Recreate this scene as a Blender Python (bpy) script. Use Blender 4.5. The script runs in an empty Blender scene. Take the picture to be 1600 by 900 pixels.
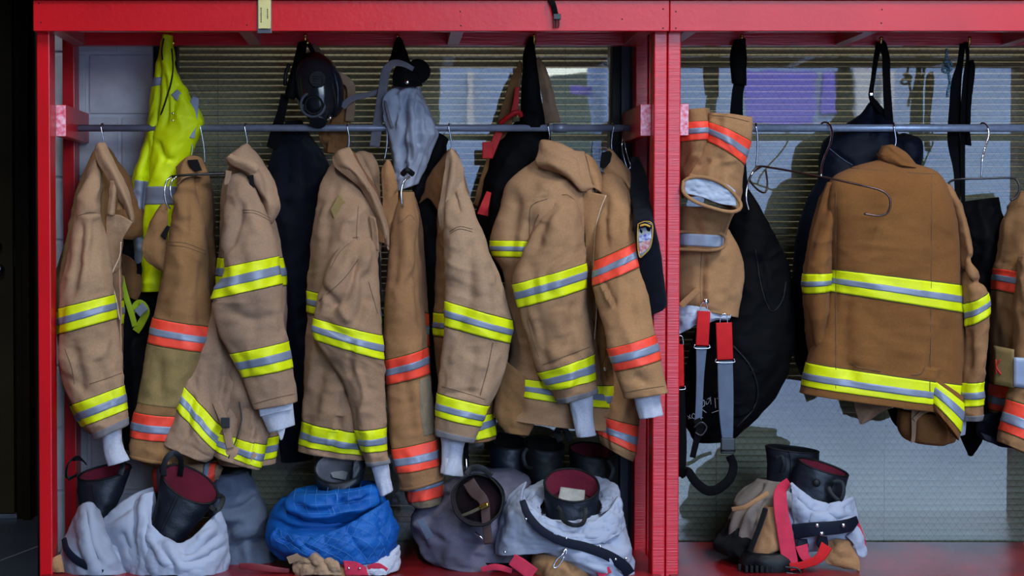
import bpy, math, random
import numpy as np
from mathutils import Vector, Matrix

random.seed(7)
SC = bpy.context.scene
COL = SC.collection

# ------------------------------------------------------------------ camera
F_PX = 2890.0            # focal length in pixels of the 1600x900 frame
CX, CY = 620.0, 450.0    # principal point
PITCH = math.radians(1.8)  # the camera looks slightly down
CAM_Y = -5.4
CAM_Z = 1.157
cam_data = bpy.data.cameras.new('camera')
cam = bpy.data.objects.new('camera', cam_data)
COL.objects.link(cam)
cam.location = (0, CAM_Y, CAM_Z)
cam.rotation_euler = (math.pi / 2 - PITCH, 0, 0)
cam_data.sensor_width = 36.0
cam_data.lens = 36.0 * F_PX / 1600.0
cam_data.shift_x = (800 - CX) / 1600.0
cam_data.shift_y = -(450 - CY) / 1600.0
cam_data.clip_start = 0.05
cam_data.clip_end = 400
SC.camera = cam

# ------------------------------------------------------------------ world
world = bpy.data.worlds.new('world')
SC.world = world
world.use_nodes = True
wn = world.node_tree
wn.nodes.clear()
w_out = wn.nodes.new('ShaderNodeOutputWorld')
w_bg = wn.nodes.new('ShaderNodeBackground')
w_sky = wn.nodes.new('ShaderNodeTexSky')
w_sky.sky_type = 'NISHITA'
w_sky.sun_disc = False
w_sky.sun_elevation = math.radians(48)
w_sky.sun_rotation = math.radians(120)
w_sky.air_density = 1.6
w_sky.dust_density = 2.5
w_bg.inputs['Strength'].default_value = 0.85
w_tint = wn.nodes.new('ShaderNodeMix')
w_tint.data_type = 'RGBA'
w_tint.blend_type = 'MULTIPLY'
w_tint.inputs[0].default_value = 1.0
w_tint.inputs[7].default_value = (0.80, 0.93, 1.22, 1)
wn.links.new(w_sky.outputs[0], w_tint.inputs[6])
wn.links.new(w_tint.outputs[2], w_bg.inputs['Color'])
wn.links.new(w_bg.outputs[0], w_out.inputs['Surface'])

SC.view_settings.view_transform = 'Standard'
SC.view_settings.look = 'None'
SC.view_settings.gamma = 1.0
SC.view_settings.use_curve_mapping = False
SC.view_settings.exposure = 1.05
SC.cycles.diffuse_bounces = 3
SC.cycles.glossy_bounces = 3
SC.cycles.max_bounces = 8

def add_light(name, kind, loc, rot, energy, color, size=None, size_y=None, portal=False):
    d = bpy.data.lights.new(name, kind)
    o = bpy.data.objects.new(name, d)
    COL.objects.link(o)
    o.location = loc
    o.rotation_euler = rot
    d.color = color
    if portal:
        d.cycles.is_portal = True
    else:
        d.energy = energy
    if kind == 'AREA':
        d.shape = 'RECTANGLE'
        d.size = size
        d.size_y = size_y if size_y else size
    return o

# the sun on the apron in front of the open bay door
sun = add_light('sun', 'SUN', (0, -20, 20), (math.radians(-50), math.radians(18), 0), 1.6, (1.0, 0.96, 0.9))
sun.data.angle = math.radians(0.6)
DOOR_X0, DOOR_X1, DOOR_Z1, DOOR_Y = 0.35, 5.4, 4.4, -8.6
add_light('bay_door_portal', 'AREA', ((DOOR_X0 + DOOR_X1) / 2, DOOR_Y - 0.05, DOOR_Z1 / 2), (math.pi / 2, 0, 0), 0,
          (1, 1, 1), DOOR_X1 - DOOR_X0, DOOR_Z1, portal=True)

# long ceiling fixtures in the bay (their housings are built further down)
FIXTURES = ((-0.9, -2.9), (2.7, -2.9))
for (fx_, fy_), fw_ in zip(FIXTURES, (38, 105)):
    add_light('ceiling_lamp', 'AREA', (fx_, fy_, 4.50), (0, 0, 0), fw_, (0.86, 0.94, 1.0), 0.16, 2.3)

# ------------------------------------------------------------------ pixel helpers
CP, SP = math.cos(PITCH), math.sin(PITCH)

def PV(a):
    """array (...,3) of (px, py, Y) to world points in the plane at depth Y"""
    a = np.asarray(a, float)
    rx = (a[..., 0] - CX) / F_PX
    rz = (CY - a[..., 1]) / F_PX
    fy = CP + rz * SP
    fz = -SP + rz * CP
    d = (a[..., 2] - CAM_Y) / fy
    return np.stack([rx * d, a[..., 2] + 0.0 * d, CAM_Z + fz * d], -1)

def P(x, y, Y=0.0):
    return PV(np.array([x, y, Y], float))

def PX(v):
    """world to pixel"""
    dy, dz = v[..., 1] - CAM_Y, v[..., 2] - CAM_Z
    dep = dy * CP - dz * SP
    up = dy * SP + dz * CP
    return np.stack([v[..., 0] / dep * F_PX + CX, CY - up / dep * F_PX], -1)

def hash3(i, j, k):
    n = (i * 374761393 + j * 668265263 + k * 2147483647 + 1013) & 0x7fffffff
    n = ((n ^ (n >> 13)) * 1274126177) & 0x7fffffff
    n = (n ^ (n >> 16)) & 0x7fffffff
    return n / float(0x7fffffff)

def vnoise(p):
    """smooth value noise -1..1 on (...,3)"""
    p = np.asarray(p, float)
    i = np.floor(p).astype(np.int64)
    f = p - i
    f = f * f * f * (f * (f * 6 - 15) + 10)
    x, y, z = i[..., 0], i[..., 1], i[..., 2]
    fx, fy, fz = f[..., 0], f[..., 1], f[..., 2]
    def L(a, b, t):
        return a + (b - a) * t
    v = L(L(L(hash3(x, y, z), hash3(x + 1, y, z), fx), L(hash3(x, y + 1, z), hash3(x + 1, y + 1, z), fx), fy),
          L(L(hash3(x, y, z + 1), hash3(x + 1, y, z + 1), fx), L(hash3(x, y + 1, z + 1), hash3(x + 1, y + 1, z + 1), fx), fy), fz)
    return v * 2 - 1

def catmull(rows, ts):
    """rows (n,k), ts in row-index units"""
    rows = np.asarray(rows, float)
    n = len(rows)
    if n == 2:
        t = ts[:, None]
        return rows[0] * (1 - t) + rows[1] * t
    ext = np.vstack([2 * rows[0] - rows[1], rows, 2 * rows[-1] - rows[-2]])
    i = np.clip(np.floor(ts).astype(int), 0, n - 2)
    f = (ts - i)[:, None]
    p0, p1, p2, p3 = ext[i], ext[i + 1], ext[i + 2], ext[i + 3]
    m1 = (p2 - p0) * 0.5
    m2 = (p3 - p1) * 0.5
    # limit overshoot
    f2, f3 = f * f, f * f * f
    return (2 * f3 - 3 * f2 + 1) * p1 + (f3 - 2 * f2 + f) * m1 + (-2 * f3 + 3 * f2) * p2 + (f3 - f2) * m2

# ------------------------------------------------------------------ materials
MATS = {}
def nodes_of(m):
    m.use_nodes = True
    return m.node_tree, m.node_tree.nodes['Principled BSDF']

def mat(name, col, rough=0.8, metal=0.0, spec=0.5, noise=0.0, nscale=8.0, bump=0.0, bscale=300.0, col2=None,
        sheen=0.0, coat=0.0, detail=4.0, stretch=None, weave=None, grain=0.0):
    if name in MATS:
        return MATS[name]
    m = bpy.data.materials.new(name)
    nt, b = nodes_of(m)
    b.inputs['Base Color'].default_value = (*col, 1)
    b.inputs['Roughness'].default_value = rough
    b.inputs['Metallic'].default_value = metal
    b.inputs['Specular IOR Level'].default_value = spec
    b.inputs['Sheen Weight'].default_value = sheen
    b.inputs['Coat Weight'].default_value = coat
    b.inputs['Coat Roughness'].default_value = 0.2
    tc = nt.nodes.new('ShaderNodeTexCoord')
    vec = tc.outputs['Object']
    if stretch:
        mp = nt.nodes.new('ShaderNodeMapping')
        mp.inputs['Scale'].default_value = stretch
        nt.links.new(vec, mp.inputs['Vector'])
        vec = mp.outputs['Vector']
    if noise > 0:
        t = nt.nodes.new('ShaderNodeTexNoise')
        t.inputs['Scale'].default_value = nscale
        t.inputs['Detail'].default_value = detail
        nt.links.new(vec, t.inputs['Vector'])
        r = nt.nodes.new('ShaderNodeValToRGB')
        r.color_ramp.elements[0].position = 0.32
        r.color_ramp.elements[1].position = 0.68
        c2 = col2 if col2 else tuple(c * (1 - noise) for c in col)
        r.color_ramp.elements[0].color = (*c2, 1)
        r.color_ramp.elements[1].color = (*col, 1)
        nt.links.new(t.outputs['Fac'], r.inputs['Fac'])
        if grain > 0:
            tg_ = nt.nodes.new('ShaderNodeTexNoise')
            tg_.inputs['Scale'].default_value = 190.0
            tg_.inputs['Detail'].default_value = 2.0
            nt.links.new(tc.outputs['Object'], tg_.inputs['Vector'])
            mg_ = nt.nodes.new('ShaderNodeMapRange')
            mg_.inputs['From Min'].default_value = 0.3; mg_.inputs['From Max'].default_value = 0.7
            mg_.inputs['To Min'].default_value = 1 - grain; mg_.inputs['To Max'].default_value = 1 + grain
            nt.links.new(tg_.outputs['Fac'], mg_.inputs['Value'])
            mx_ = nt.nodes.new('ShaderNodeMix'); mx_.data_type = 'RGBA'; mx_.blend_type = 'MULTIPLY'
            mx_.inputs[0].default_value = 1.0
            nt.links.new(r.outputs['Color'], mx_.inputs[6]); nt.links.new(mg_.outputs['Result'], mx_.inputs[7])
            nt.links.new(mx_.outputs[2], b.inputs['Base Color'])
        else:
            nt.links.new(r.outputs['Color'], b.inputs['Base Color'])
    if bump > 0:
        if weave:
            w1 = nt.nodes.new('ShaderNodeTexWave'); w1.bands_direction = 'Z'
            w2 = nt.nodes.new('ShaderNodeTexWave'); w2.bands_direction = 'DIAGONAL'
            for w in (w1, w2):
                w.inputs['Scale'].default_value = weave
                w.inputs['Distortion'].default_value = 1.5
                nt.links.new(tc.outputs['Object'], w.inputs['Vector'])
            ad = nt.nodes.new('ShaderNodeMath'); ad.operation = 'ADD'
            nt.links.new(w1.outputs['Fac'], ad.inputs[0]); nt.links.new(w2.outputs['Fac'], ad.inputs[1])
            hsrc = ad.outputs[0]
        else:
            t2 = nt.nodes.new('ShaderNodeTexNoise')
            t2.inputs['Scale'].default_value = bscale
            t2.inputs['Detail'].default_value = 3.0
            nt.links.new(vec, t2.inputs['Vector'])
            hsrc = t2.outputs['Fac']
        bp = nt.nodes.new('ShaderNodeBump')
        bp.inputs['Strength'].default_value = bump
        bp.inputs['Distance'].default_value = 0.002
        nt.links.new(hsrc, bp.inputs['Height'])
        nt.links.new(bp.outputs['Normal'], b.inputs['Normal'])
    MATS[name] = m
    return m

def srgb(r, g, b):
    def f(c):
        c /= 255.0
        return c / 12.92 if c <= 0.04045 else ((c + 0.055) / 1.055) ** 2.4
    return (f(r), f(g), f(b))

# ------------------------------------------------------------------ object helpers
def mesh_obj(name, verts, faces, material=None, parent=None, smooth=True, mats=None, fmat=None):
    me = bpy.data.meshes.new(name)
    v = np.asarray(verts, float).reshape(-1, 3)
    me.from_pydata([tuple(p) for p in v], [], [tuple(int(i) for i in f) for f in faces])
    if mats:
        for m in mats:
            me.materials.append(m)
        me.polygons.foreach_set('material_index', np.asarray(fmat, dtype=np.int32))
    elif material:
        me.materials.append(material)
    if smooth:
        me.polygons.foreach_set('use_smooth', np.ones(len(me.polygons), dtype=bool))
    me.update()
    o = bpy.data.objects.new(name, me)
    COL.objects.link(o)
    if parent is not None:
        o.parent = parent
        o.matrix_parent_inverse = Matrix.Translation(-parent.location) if parent.parent is None else parent_inv(parent)
    return o

def parent_inv(p):
    # only translations are used on parents, so the world offset is the sum up the chain
    off = Vector(p.location)
    q = p
    m = Matrix.Identity(4)
    if p.parent is not None:
        # meshes keep world coordinates in their data and sit at the origin
        m = Matrix.Identity(4)
    return m

def thing(name, label, cat, loc=(0, 0, 0), group=None):
    o = bpy.data.objects.new(name, None)
    COL.objects.link(o)
    o.location = tuple(float(c) for c in loc)
    o.empty_display_size = 0.1
    o['label'] = label
    o['category'] = cat
    if group:
        o['group'] = group
    return o

def tag(o, label, cat, group=None):
    o['label'] = label
    o['category'] = cat
    if group:
        o['group'] = group
    return o

def structure(o):
    o['kind'] = 'structure'
    return o

def box_data(x0, x1, y0, y1, z0, z1, bev=0.0):
    """box with chamfered edges, 24 verts when bev>0"""
    if bev <= 0:
        v = [(x, y, z) for x in (x0, x1) for y in (y0, y1) for z in (z0, z1)]
        f = [(0, 1, 3, 2), (4, 6, 7, 5), (0, 4, 5, 1), (2, 3, 7, 6), (0, 2, 6, 4), (1, 5, 7, 3)]
        return v, f
    import bmesh
    bm = bmesh.new()
    v = [bm.verts.new((x, y, z)) for x in (x0, x1) for y in (y0, y1) for z in (z0, z1)]
    for q in [(0, 1, 3, 2), (4, 6, 7, 5), (0, 4, 5, 1), (2, 3, 7, 6), (0, 2, 6, 4), (1, 5, 7, 3)]:
        bm.faces.new([v[i] for i in q])
    bmesh.ops.bevel(bm, geom=bm.edges[:], offset=bev, segments=2, profile=0.6, affect='EDGES')
    bm.verts.index_update()
    vv = [tuple(a.co) for a in bm.verts]
    ff = [tuple(a.index for a in q.verts) for q in bm.faces]
    bm.free()
    return vv, ff

def box(name, x0, x1, y0, y1, z0, z1, material, parent=None, bev=0.0):
    v, f = box_data(min(x0, x1), max(x0, x1), min(y0, y1), max(y0, y1), min(z0, z1), max(z0, z1), bev)
    o = mesh_obj(name, v, f, material, parent, smooth=False)
    return o

def tube_data(pts, r, seg=10, closed=False, caps=True):
    pts = np.asarray(pts, float)
    n = len(pts)
    rr = np.full(n, r) if np.isscalar(r) else np.asarray(r, float)
    tan = np.gradient(pts, axis=0)
    tan /= np.linalg.norm(tan, axis=1)[:, None] + 1e-12
    up = np.array([0, 0, 1.0])
    if abs(tan[0] @ up) > 0.9:
        up = np.array([0, 1.0, 0])
    nrm = np.cross(tan[0], up); nrm /= np.linalg.norm(nrm)
    V, Fc = [], []
    for i in range(n):
        nrm = nrm - tan[i] * (nrm @ tan[i]); nrm /= np.linalg.norm(nrm) + 1e-12
        bi = np.cross(tan[i], nrm)
        for s in range(seg):
            a = 2 * math.pi * s / seg
            V.append(pts[i] + rr[i] * (math.cos(a) * nrm + math.sin(a) * bi))
    for i in range(n - 1):
        for s in range(seg):
            s2 = (s + 1) % seg
            Fc.append((i * seg + s, i * seg + s2, (i + 1) * seg + s2, (i + 1) * seg + s))
    if caps:
        Fc.append(tuple(range(seg))[::-1])
        Fc.append(tuple((n - 1) * seg + s for s in range(seg)))
    return V, Fc

def smooth_path(pts, n=40):
    pts = np.asarray(pts, float)
    return catmull(pts, np.linspace(0, len(pts) - 1, n))

def tube(name, pts, r, material, parent=None, seg=10, n=None):
    """pts world"""
    if n:
        pts = smooth_path(pts, n)
    v, f = tube_data(pts, r, seg)
    return mesh_obj(name, v, f, material, parent)

def tubep(name, pts, r, material, parent=None, seg=10, n=40):
    """pts as (px,py,Y)"""
    return tube(name, PV(pts), r, material, parent, seg, n)

def ribbon_data(pts, width, thick, facing=None, n=60, wob=0.0, seed=0):
    """flat strap along world pts; width scalar or per-point; facing = list of normals (front directions)"""
    pts = np.asarray(pts, float)
    k = len(pts)
    w = np.full(k, width, float) if np.isscalar(width) else np.asarray(width, float)
    fc = np.tile(np.array([0, -1.0, 0.0]), (k, 1)) if facing is None else np.asarray(facing, float)
    ts = np.linspace(0, k - 1, n)
    allr = catmull(np.hstack([pts, w[:, None], fc]), ts)
    p, w, fc = allr[:, :3], allr[:, 3], allr[:, 4:]
    tan = np.gradient(p, axis=0); tan /= np.linalg.norm(tan, axis=1)[:, None] + 1e-12
    fc = fc - tan * (fc * tan).sum(1)[:, None]
    fc /= np.linalg.norm(fc, axis=1)[:, None] + 1e-9
    side = np.cross(tan, fc)
    V, Fc = [], []
    prof = [(-.5, -.35), (-.5, .35), (-.42, .5), (.42, .5), (.5, .35), (.5, -.35), (.42, -.5), (-.42, -.5)]
    m = len(prof)
    for i in range(n):
        for (a, b) in prof:
            V.append(p[i] + side[i] * a * w[i] + fc[i] * b * thick)
    for i in range(n - 1):
        for s in range(m):
            s2 = (s + 1) % m
            Fc.append((i * m + s, i * m + s2, (i + 1) * m + s2, (i + 1) * m + s))
    Fc.append(tuple(range(m))[::-1]); Fc.append(tuple((n - 1) * m + s for s in range(m)))
    return V, Fc

def strap(name, pts, width_px, material, parent=None, thick=0.0025, facing=None, n=60):
    """pts (px,py,Y); width in pixels at that depth"""
    pts = np.asarray(pts, float)
    sc = (pts[:, 2] - CAM_Y) / F_PX
    v, f = ribbon_data(PV(pts), np.asarray(width_px, float) * sc, thick, facing, n)
    return mesh_obj(name, v, f, material, parent)

# ------------------------------------------------------------------ cloth surfaces
class Loft:
    """a closed garment tube whose rings run from a left to a right silhouette point (pixels) at a depth.
    rows: (xl, yl, xr, yr, Y, depth_half)"""
    def __init__(self, rows, fold=0.004, seed=0, nseg=96, step=0.0045, power=2.0, creases=(), fs=0.03, fl=0.16, wr=0.0015,
                 back=1.0, lean=0.0):
        self.rows = np.asarray(rows, float)
        self.rows[:, 5] = np.where((self.rows[:, 5] > 0.04) & (self.rows[:, 5] < 0.07), self.rows[:, 5] * 1.2, self.rows[:, 5])
        self.fold, self.seed, self.nseg = fold * 1.35, seed, nseg
        self.power, self.creases, self.fs, self.fl, self.wr = power, creases, fs, fl, wr
        self.step = step
        self.back = back
        self.puck = []
        self.users = []
        L = PV(self.rows[:, [0, 1, 4]]); R = PV(self.rows[:, [2, 3, 4]])
        c = (L + R) / 2
        seg = np.maximum(np.linalg.norm(np.diff(L, axis=0), axis=1), np.linalg.norm(np.diff(R, axis=0), axis=1))
        self.seglen = seg
        self.cum = np.concatenate([[0], np.cumsum(seg)])
    def ts_range(self, a, b):
        la, lb = np.interp([a, b], np.arange(len(self.cum)), self.cum)
        n = max(3, int((lb - la) / self.step) + 1)
        l = np.linspace(la, lb, n)
        return np.interp(l, self.cum, np.arange(len(self.cum)))
    def thetas(self):
        # denser in front (theta around 90 deg)
        u = np.linspace(0, 1, self.nseg, endpoint=False)
        th = 2 * np.pi * u
        return th - 0.45 * np.cos(th) * 1.0 + 0.0
    def eval(self, ts, th):
        r = catmull(self.rows, ts)
        L = PV(r[:, [0, 1, 4]]); R = PV(r[:, [2, 3, 4]])
        C = (L + R) / 2; U = (R - L) / 2
        dep = np.maximum(r[:, 5], 0.002)
        e = 2.0 / self.power
        c, s = np.cos(th), np.sin(th)
        cc = np.sign(c) * np.abs(c) ** e
        ss = np.sign(s) * np.abs(s) ** e
        ss = np.where(ss < 0, ss * self.back, ss)
        base = C[:, None, :] + U[:, None, :] * cc[None, :, None]
        base = base.copy()
        base[..., 1] -= dep[:, None] * ss[None, :]
        # outward normal (approx)
        ulen = np.linalg.norm(U, axis=1)
        ud = U / (ulen[:, None] + 1e-9)
        nx = (np.sign(c) * np.abs(c) ** (2 - e) if False else c)[None, :] / np.maximum(ulen[:, None], 1e-3)
        ny = s[None, :] / dep[:, None]
        ln = np.sqrt(nx ** 2 + ny ** 2) + 1e-9
        N = ud[:, None, :] * (nx / ln)[..., None]
        N[..., 1] -= (ny / ln)
        lenp = np.interp(ts, np.arange(len(self.cum)), self.cum)
        a = cc[None, :] * ulen[:, None]
        b = ss[None, :] * dep[:, None]
        t = np.broadcast_to(lenp[:, None], a.shape)
        sd = self.seed * 17.3
        def nz(fs, fl, off):
            return vnoise(np.stack([a / fs + sd + off, b / fs + 3.1 + off, t / fl + sd * 0.37], -1))
        warp = 0.03 * vnoise(np.stack([a / 0.1 + sd, b / 0.1, t / 0.1 + 9.0 + sd], -1))
        a = a + warp
        f1 = nz(self.fs, self.fl, 0.0)
        f2 = 1 - 2 * np.abs(nz(self.fs * 1.9, self.fl * 1.6, 40.0))
        d = self.fold * (1.0 * f1 + 0.9 * f2)
        d += self.fold * 0.45 * (1 - 2 * np.abs(vnoise(np.stack([a / 0.06 + t / 0.09 + sd, b / 0.06, t / 0.07 - a / 0.1 + sd], -1))))
        d += self.wr * vnoise(np.stack([a / 0.028 + sd, b / 0.028, t / 0.02 + sd + t * 0], -1))
        for (pt_, amp) in self.puck:
            lp = np.interp(pt_, np.arange(len(self.cum)), self.cum)
            g = np.exp(-((t - lp) / 0.016) ** 2)
            d += amp * g * vnoise(np.stack([a / 0.0075 + sd, b / 0.0075, t * 0 + sd + pt_], -1))
        # folds fade near sharp silhouettes so that the outline holds
        front = np.clip(s, 0, 1) ** 0.5
        d = d * (0.35 + 0.65 * np.abs(s))[None, :]
        if len(self.creases):
            px = PX(base)
            fmask = np.clip((s + 0.15) / 0.3, 0, 1)[None, :]
            for cr in self.creases:
                d += (1.35 if cr[1] <= 4 or cr[2] > 10 else 2.1) * crease_field(px, cr) * fmask
        return base + N * d[..., None]
    def grid(self, a=0.0, b=None, th=None):
        b = len(self.rows) - 1 if b is None else b
        ts = self.ts_range(a, b)
        th = self.thetas() if th is None else th
        return self.eval(ts, th)

def crease_field(px, cr):
    """cr = (points, width_px, depth_mm[, kind]); kind 'v' valley, 'r' ridge, 's' step (left side of the line stands out)"""
    pts, w, dep = cr[0], cr[1], cr[2] / 1000.0
    kind = cr[3] if len(cr) > 3 else 'v'
    best = np.full(px.shape[:-1], 1e9)
    sgn = np.zeros(px.shape[:-1])
    along = np.zeros(px.shape[:-1])
    pts = np.asarray(pts, float)
    if len(pts) > 2:
        pts = catmull(pts, np.linspace(0, len(pts) - 1, (len(pts) - 1) * 5 + 1))
    tot = np.concatenate([[0], np.cumsum(np.linalg.norm(np.diff(pts, axis=0), axis=1))])
    for k in range(len(pts) - 1):
        p, q = pts[k], pts[k + 1]
        v = q - p; l2 = (v @ v) + 1e-9
        t = np.clip(((px - p) @ v) / l2, 0, 1)
        dv = px - (p + t[..., None] * v)
        d = np.hypot(dv[..., 0], dv[..., 1])
        upd = d < best
        best = np.where(upd, d, best)
        cz = v[0] * dv[..., 1] - v[1] * dv[..., 0]
        sgn = np.where(upd, np.sign(cz), sgn)
        along = np.where(upd, (tot[k] + t * (tot[k + 1] - tot[k])) / (tot[-1] + 1e-9), along)
    fade = np.clip(np.minimum(along, 1 - along) * 5 + 0.25, 0, 1)
    g = np.exp(-(best / w) ** 2) * fade
    if kind == 'v':
        return -dep * g
    if kind == 'r':
        return dep * g
    return dep * sgn * g

def grid_faces(nr, nc, wrap=True, off=0):
    F = []
    for i in range(nr - 1):
        for j in range(nc if wrap else nc - 1):
            j2 = (j + 1) % nc
            F.append((off + i * nc + j, off + (i + 1) * nc + j, off + (i + 1) * nc + j2, off + i * nc + j2))
    return F

def grid_normals(G, wrap=True):
    if wrap:
        du = np.roll(G, -1, axis=1) - np.roll(G, 1, axis=1)
    else:
        du = np.gradient(G, axis=1)
    dt = np.gradient(G, axis=0)
    n = np.cross(du, dt)
    n /= np.linalg.norm(n, axis=2)[..., None] + 1e-12
    return n

def loft_obj(name, lo, material, parent=None, cap0=True, cap1='tuck', a=0.0, b=None, offset=0.0):
    """build the loft; cap 'tuck' turns the end ring inward like a hem, True closes it.
    The mesh is filled in at the end of the script, when the tape rows that pucker the cloth are known."""
    o = mesh_obj(name, [(0, 0, 0)], [], material, parent)
    PENDING.append((o, lo, cap0, cap1, a, b, offset))
    return o

PENDING = []
def fill_lofts():
    for p in PENDING:
        fill_loft(*p)
    PENDING.clear()

def fill_loft(o, lo, cap0, cap1, a, b, offset):
    G = lo.grid(a, b)
    if offset:
        G = G + loft_out(G) * offset
    def inward(ring, nxt, k, s):
        c = ring.mean(0)
        return c + (ring - c) * s + (nxt.mean(0) - c) / (np.linalg.norm(nxt.mean(0) - c) + 1e-9) * k
    parts = []
    if cap1 == 'tuck':
        e = [inward(G[-1], G[-3], 0.0, 0.975), inward(G[-1], G[-3], 0.02, 0.93), inward(G[-1], G[-3], 0.05, 0.85)]
        G = np.concatenate([G, np.array(e)], 0)
    if cap0 == 'tuck':
        e = [inward(G[0], G[3], 0.05, 0.85), inward(G[0], G[3], 0.02, 0.93), inward(G[0], G[3], 0.0, 0.975)]
        G = np.concatenate([np.array(e), G], 0)
    nr, nc = G.shape[:2]
    V = G.reshape(-1, 3)
    Fc = grid_faces(nr, nc)
    extra = []
    if cap0:
        extra.append(G[0].mean(0)); k = len(V) + len(extra) - 1
        Fc += [(k, j, (j + 1) % nc) for j in range(nc)]
    if cap1:
        extra.append(G[-1].mean(0)); k = len(V) + len(extra) - 1
        o_ = (nr - 1) * nc
        Fc += [(k, o_ + (j + 1) % nc, o_ + j) for j in range(nc)]
    if extra:
        V = np.vstack([V, np.array(extra)])
    me = o.data
    me.clear_geometry()
    me.from_pydata([tuple(p) for p in V], [], Fc)
    me.polygons.foreach_set('use_smooth', np.ones(len(me.polygons), dtype=bool))
    me.update()

def loft_out(G):
    n = grid_normals(G)
    c = G.mean(1, keepdims=True)
    s = np.sign(((G - c) * n).sum(2).sum(1))[:, None, None]
    return n * np.where(s == 0, 1, s)

def band(lo, a, b, material, parent, name='reflective_band', th=None, off=0.0016, rim=None, fullring=True):
    """a strip of tape that follows the loft from row a to row b"""
    eps = min(0.04, (b - a) * 0.1)
    ts = lo.ts_range(a, b)
    ts = np.concatenate([[a], ts, [b]])
    wrap = th is None
    tt = lo.thetas() if wrap else th
    G = lo.eval(ts, tt)
    if wrap:
        n = loft_out(G)
    else:
        n = grid_normals(G, False)
        mid = n[:, n.shape[1] // 2, 1].mean()
        n = n * (-1 if mid > 0 else 1)
    o = np.full(len(ts), off)
    o[0] = -0.001; o[-1] = -0.001
    n[0] = n[1]; n[-1] = n[-2]
    G = G + n * o[:, None, None]
    nr, nc = G.shape[:2]
    F = grid_faces(nr, nc, wrap)
    ob = mesh_obj(name, G.reshape(-1, 3), F, material, parent)
    return ob

def tape(lo, a, b, parent, outer='tape_yellow', th=None, off=0.0018, mid=(0.36, 0.66)):
    """fluorescent band with a silver strip as its sub-part and dark stitching at both edges"""
    d = b - a
    lo.puck += [(a, 0.0022), (b, 0.0022)]
    o = band(lo, a, b, MATS[outer], parent, 'reflective_band', th, off)
    band(lo, a + d * mid[0], a + d * mid[1], MATS['tape_silver'], o, 'silver_strip', th, off + 0.0012)
    e = d * 0.035
    for (p, q) in ((a - e, a + e * 0.3), (b - e * 0.3, b + e)):
        p = max(p, 0); q = min(q, len(lo.rows) - 1)
        band(lo, p, q, MATS['thread_olive'], o, 'stitching', th, off * 0.7)
    return o

def on_surface(G, pts, lift=0.0015, n=60):
    """pixel polyline projected on the front of grid G, world points"""
    pts = smooth_path(np.asarray(pts, float), n) if len(pts) > 2 else np.linspace(pts[0], pts[1], n)
    V = G.reshape(-1, 3); px = PX(V)
    out = []
    for p in pts:
        d = ((px - p) ** 2).sum(1)
        idx = np.argpartition(d, 24)[:24]
        near = idx[d[idx] < max(64.0, d[idx].min() * 1.5)]
        Y = V[near, 1]
        fr = near[Y < Y.min() + 0.02]
        w = 1 / (d[fr] + 0.5)
        out.append(P(p[0], p[1], (V[fr, 1] * w).sum() / w.sum() - lift))
    out = np.array(out)
    k = np.array([1, 2, 1]) / 4.0
    for _ in range(2):
        out[1:-1, 1] = (out[:-2, 1] + 2 * out[1:-1, 1] + out[2:, 1]) / 4
    return out

def seam(lo, pts, parent, material='thread_dark', r=0.0011, name='seam', lift=0.0008, G=None, n=50):
    G = lo.grid() if G is None else G
    return tube(name, on_surface(G, pts, lift, n), r, MATS[material], parent, seg=5)

def sheet_grid(rows, nu=40, nv=40, fold=0.003, seed=0, fs=0.05, creases=()):
    """rows: list of lists of (px,py,Y); all rows the same length"""
    R = np.asarray(rows, float)
    nr, nc = R.shape[:2]
    A = np.stack([catmull(R[i], np.linspace(0, nc - 1, nv)) for i in range(nr)], 0)
    B = np.stack([catmull(A[:, j], np.linspace(0, nr - 1, nu)) for j in range(nv)], 1)
    G = PV(B)
    n = grid_normals(G, False)
    sd = seed * 7.7
    d = fold * vnoise(G / fs + sd) + fold * 0.55 * vnoise(G / (fs * 0.4) + sd + 5) + fold * 0.18 * (1 - 2 * np.abs(vnoise(G / (fs * 0.25) + sd + 9)))
    if len(creases):
        px = PX(G)
        sgn = np.where(n[..., 1] > 0, -1.0, 1.0)
        for c in creases:
            d = d + crease_field(px, c) * sgn
    return G + n * d[..., None]

def sheet_from_grid(name, G, material, parent=None, thick=0.004, back_mat=None):
    n = grid_normals(G, False)
    A = G + n * thick / 2; B = G - n * thick / 2
    nr, nc = G.shape[:2]
    V = np.concatenate([A.reshape(-1, 3), B.reshape(-1, 3)])
    N = nr * nc
    F = []
    F += grid_faces(nr, nc, False)
    nf = len(F)
    F += [tuple(N + i for i in q[::-1]) for q in grid_faces(nr, nc, False)]
    border = [j for j in range(nc)] + [i * nc + nc - 1 for i in range(1, nr)] + \
             [(nr - 1) * nc + j for j in range(nc - 2, -1, -1)] + [i * nc for i in range(nr - 2, 0, -1)]
    for i in range(len(border)):
        p, q = border[i], border[(i + 1) % len(border)]
        F.append((p, q, N + q, N + p))
    if back_mat:
        fm = [0] * nf + [1] * nf + [0] * len(border)
        return mesh_obj(name, V, F, None, parent, mats=[material, back_mat], fmat=fm)
    return mesh_obj(name, V, F, material, parent)

def sheet(name, rows, material, parent=None, nu=36, nv=36, thick=0.004, fold=0.003, seed=0, fs=0.05, creases=(), back_mat=None,
          edge='', edge_mat=None, edge_r=0.0024):
    """edge: any of t b l r, sides that get a stitched binding (a sub-part)"""
    G = sheet_grid(rows, nu, nv, fold, seed, fs, creases)
    if edge:
        o = sheet_from_grid(name, G, material, parent, thick, back_mat)
        for e in edge:
            line = {'t': G[0], 'b': G[-1], 'l': G[:, 0], 'r': G[:, -1]}[e]
            tube('edge_binding', line, edge_r, edge_mat or material, o, seg=6)
        return o
    return sheet_from_grid(name, G, material, parent, thick, back_mat)

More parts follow.
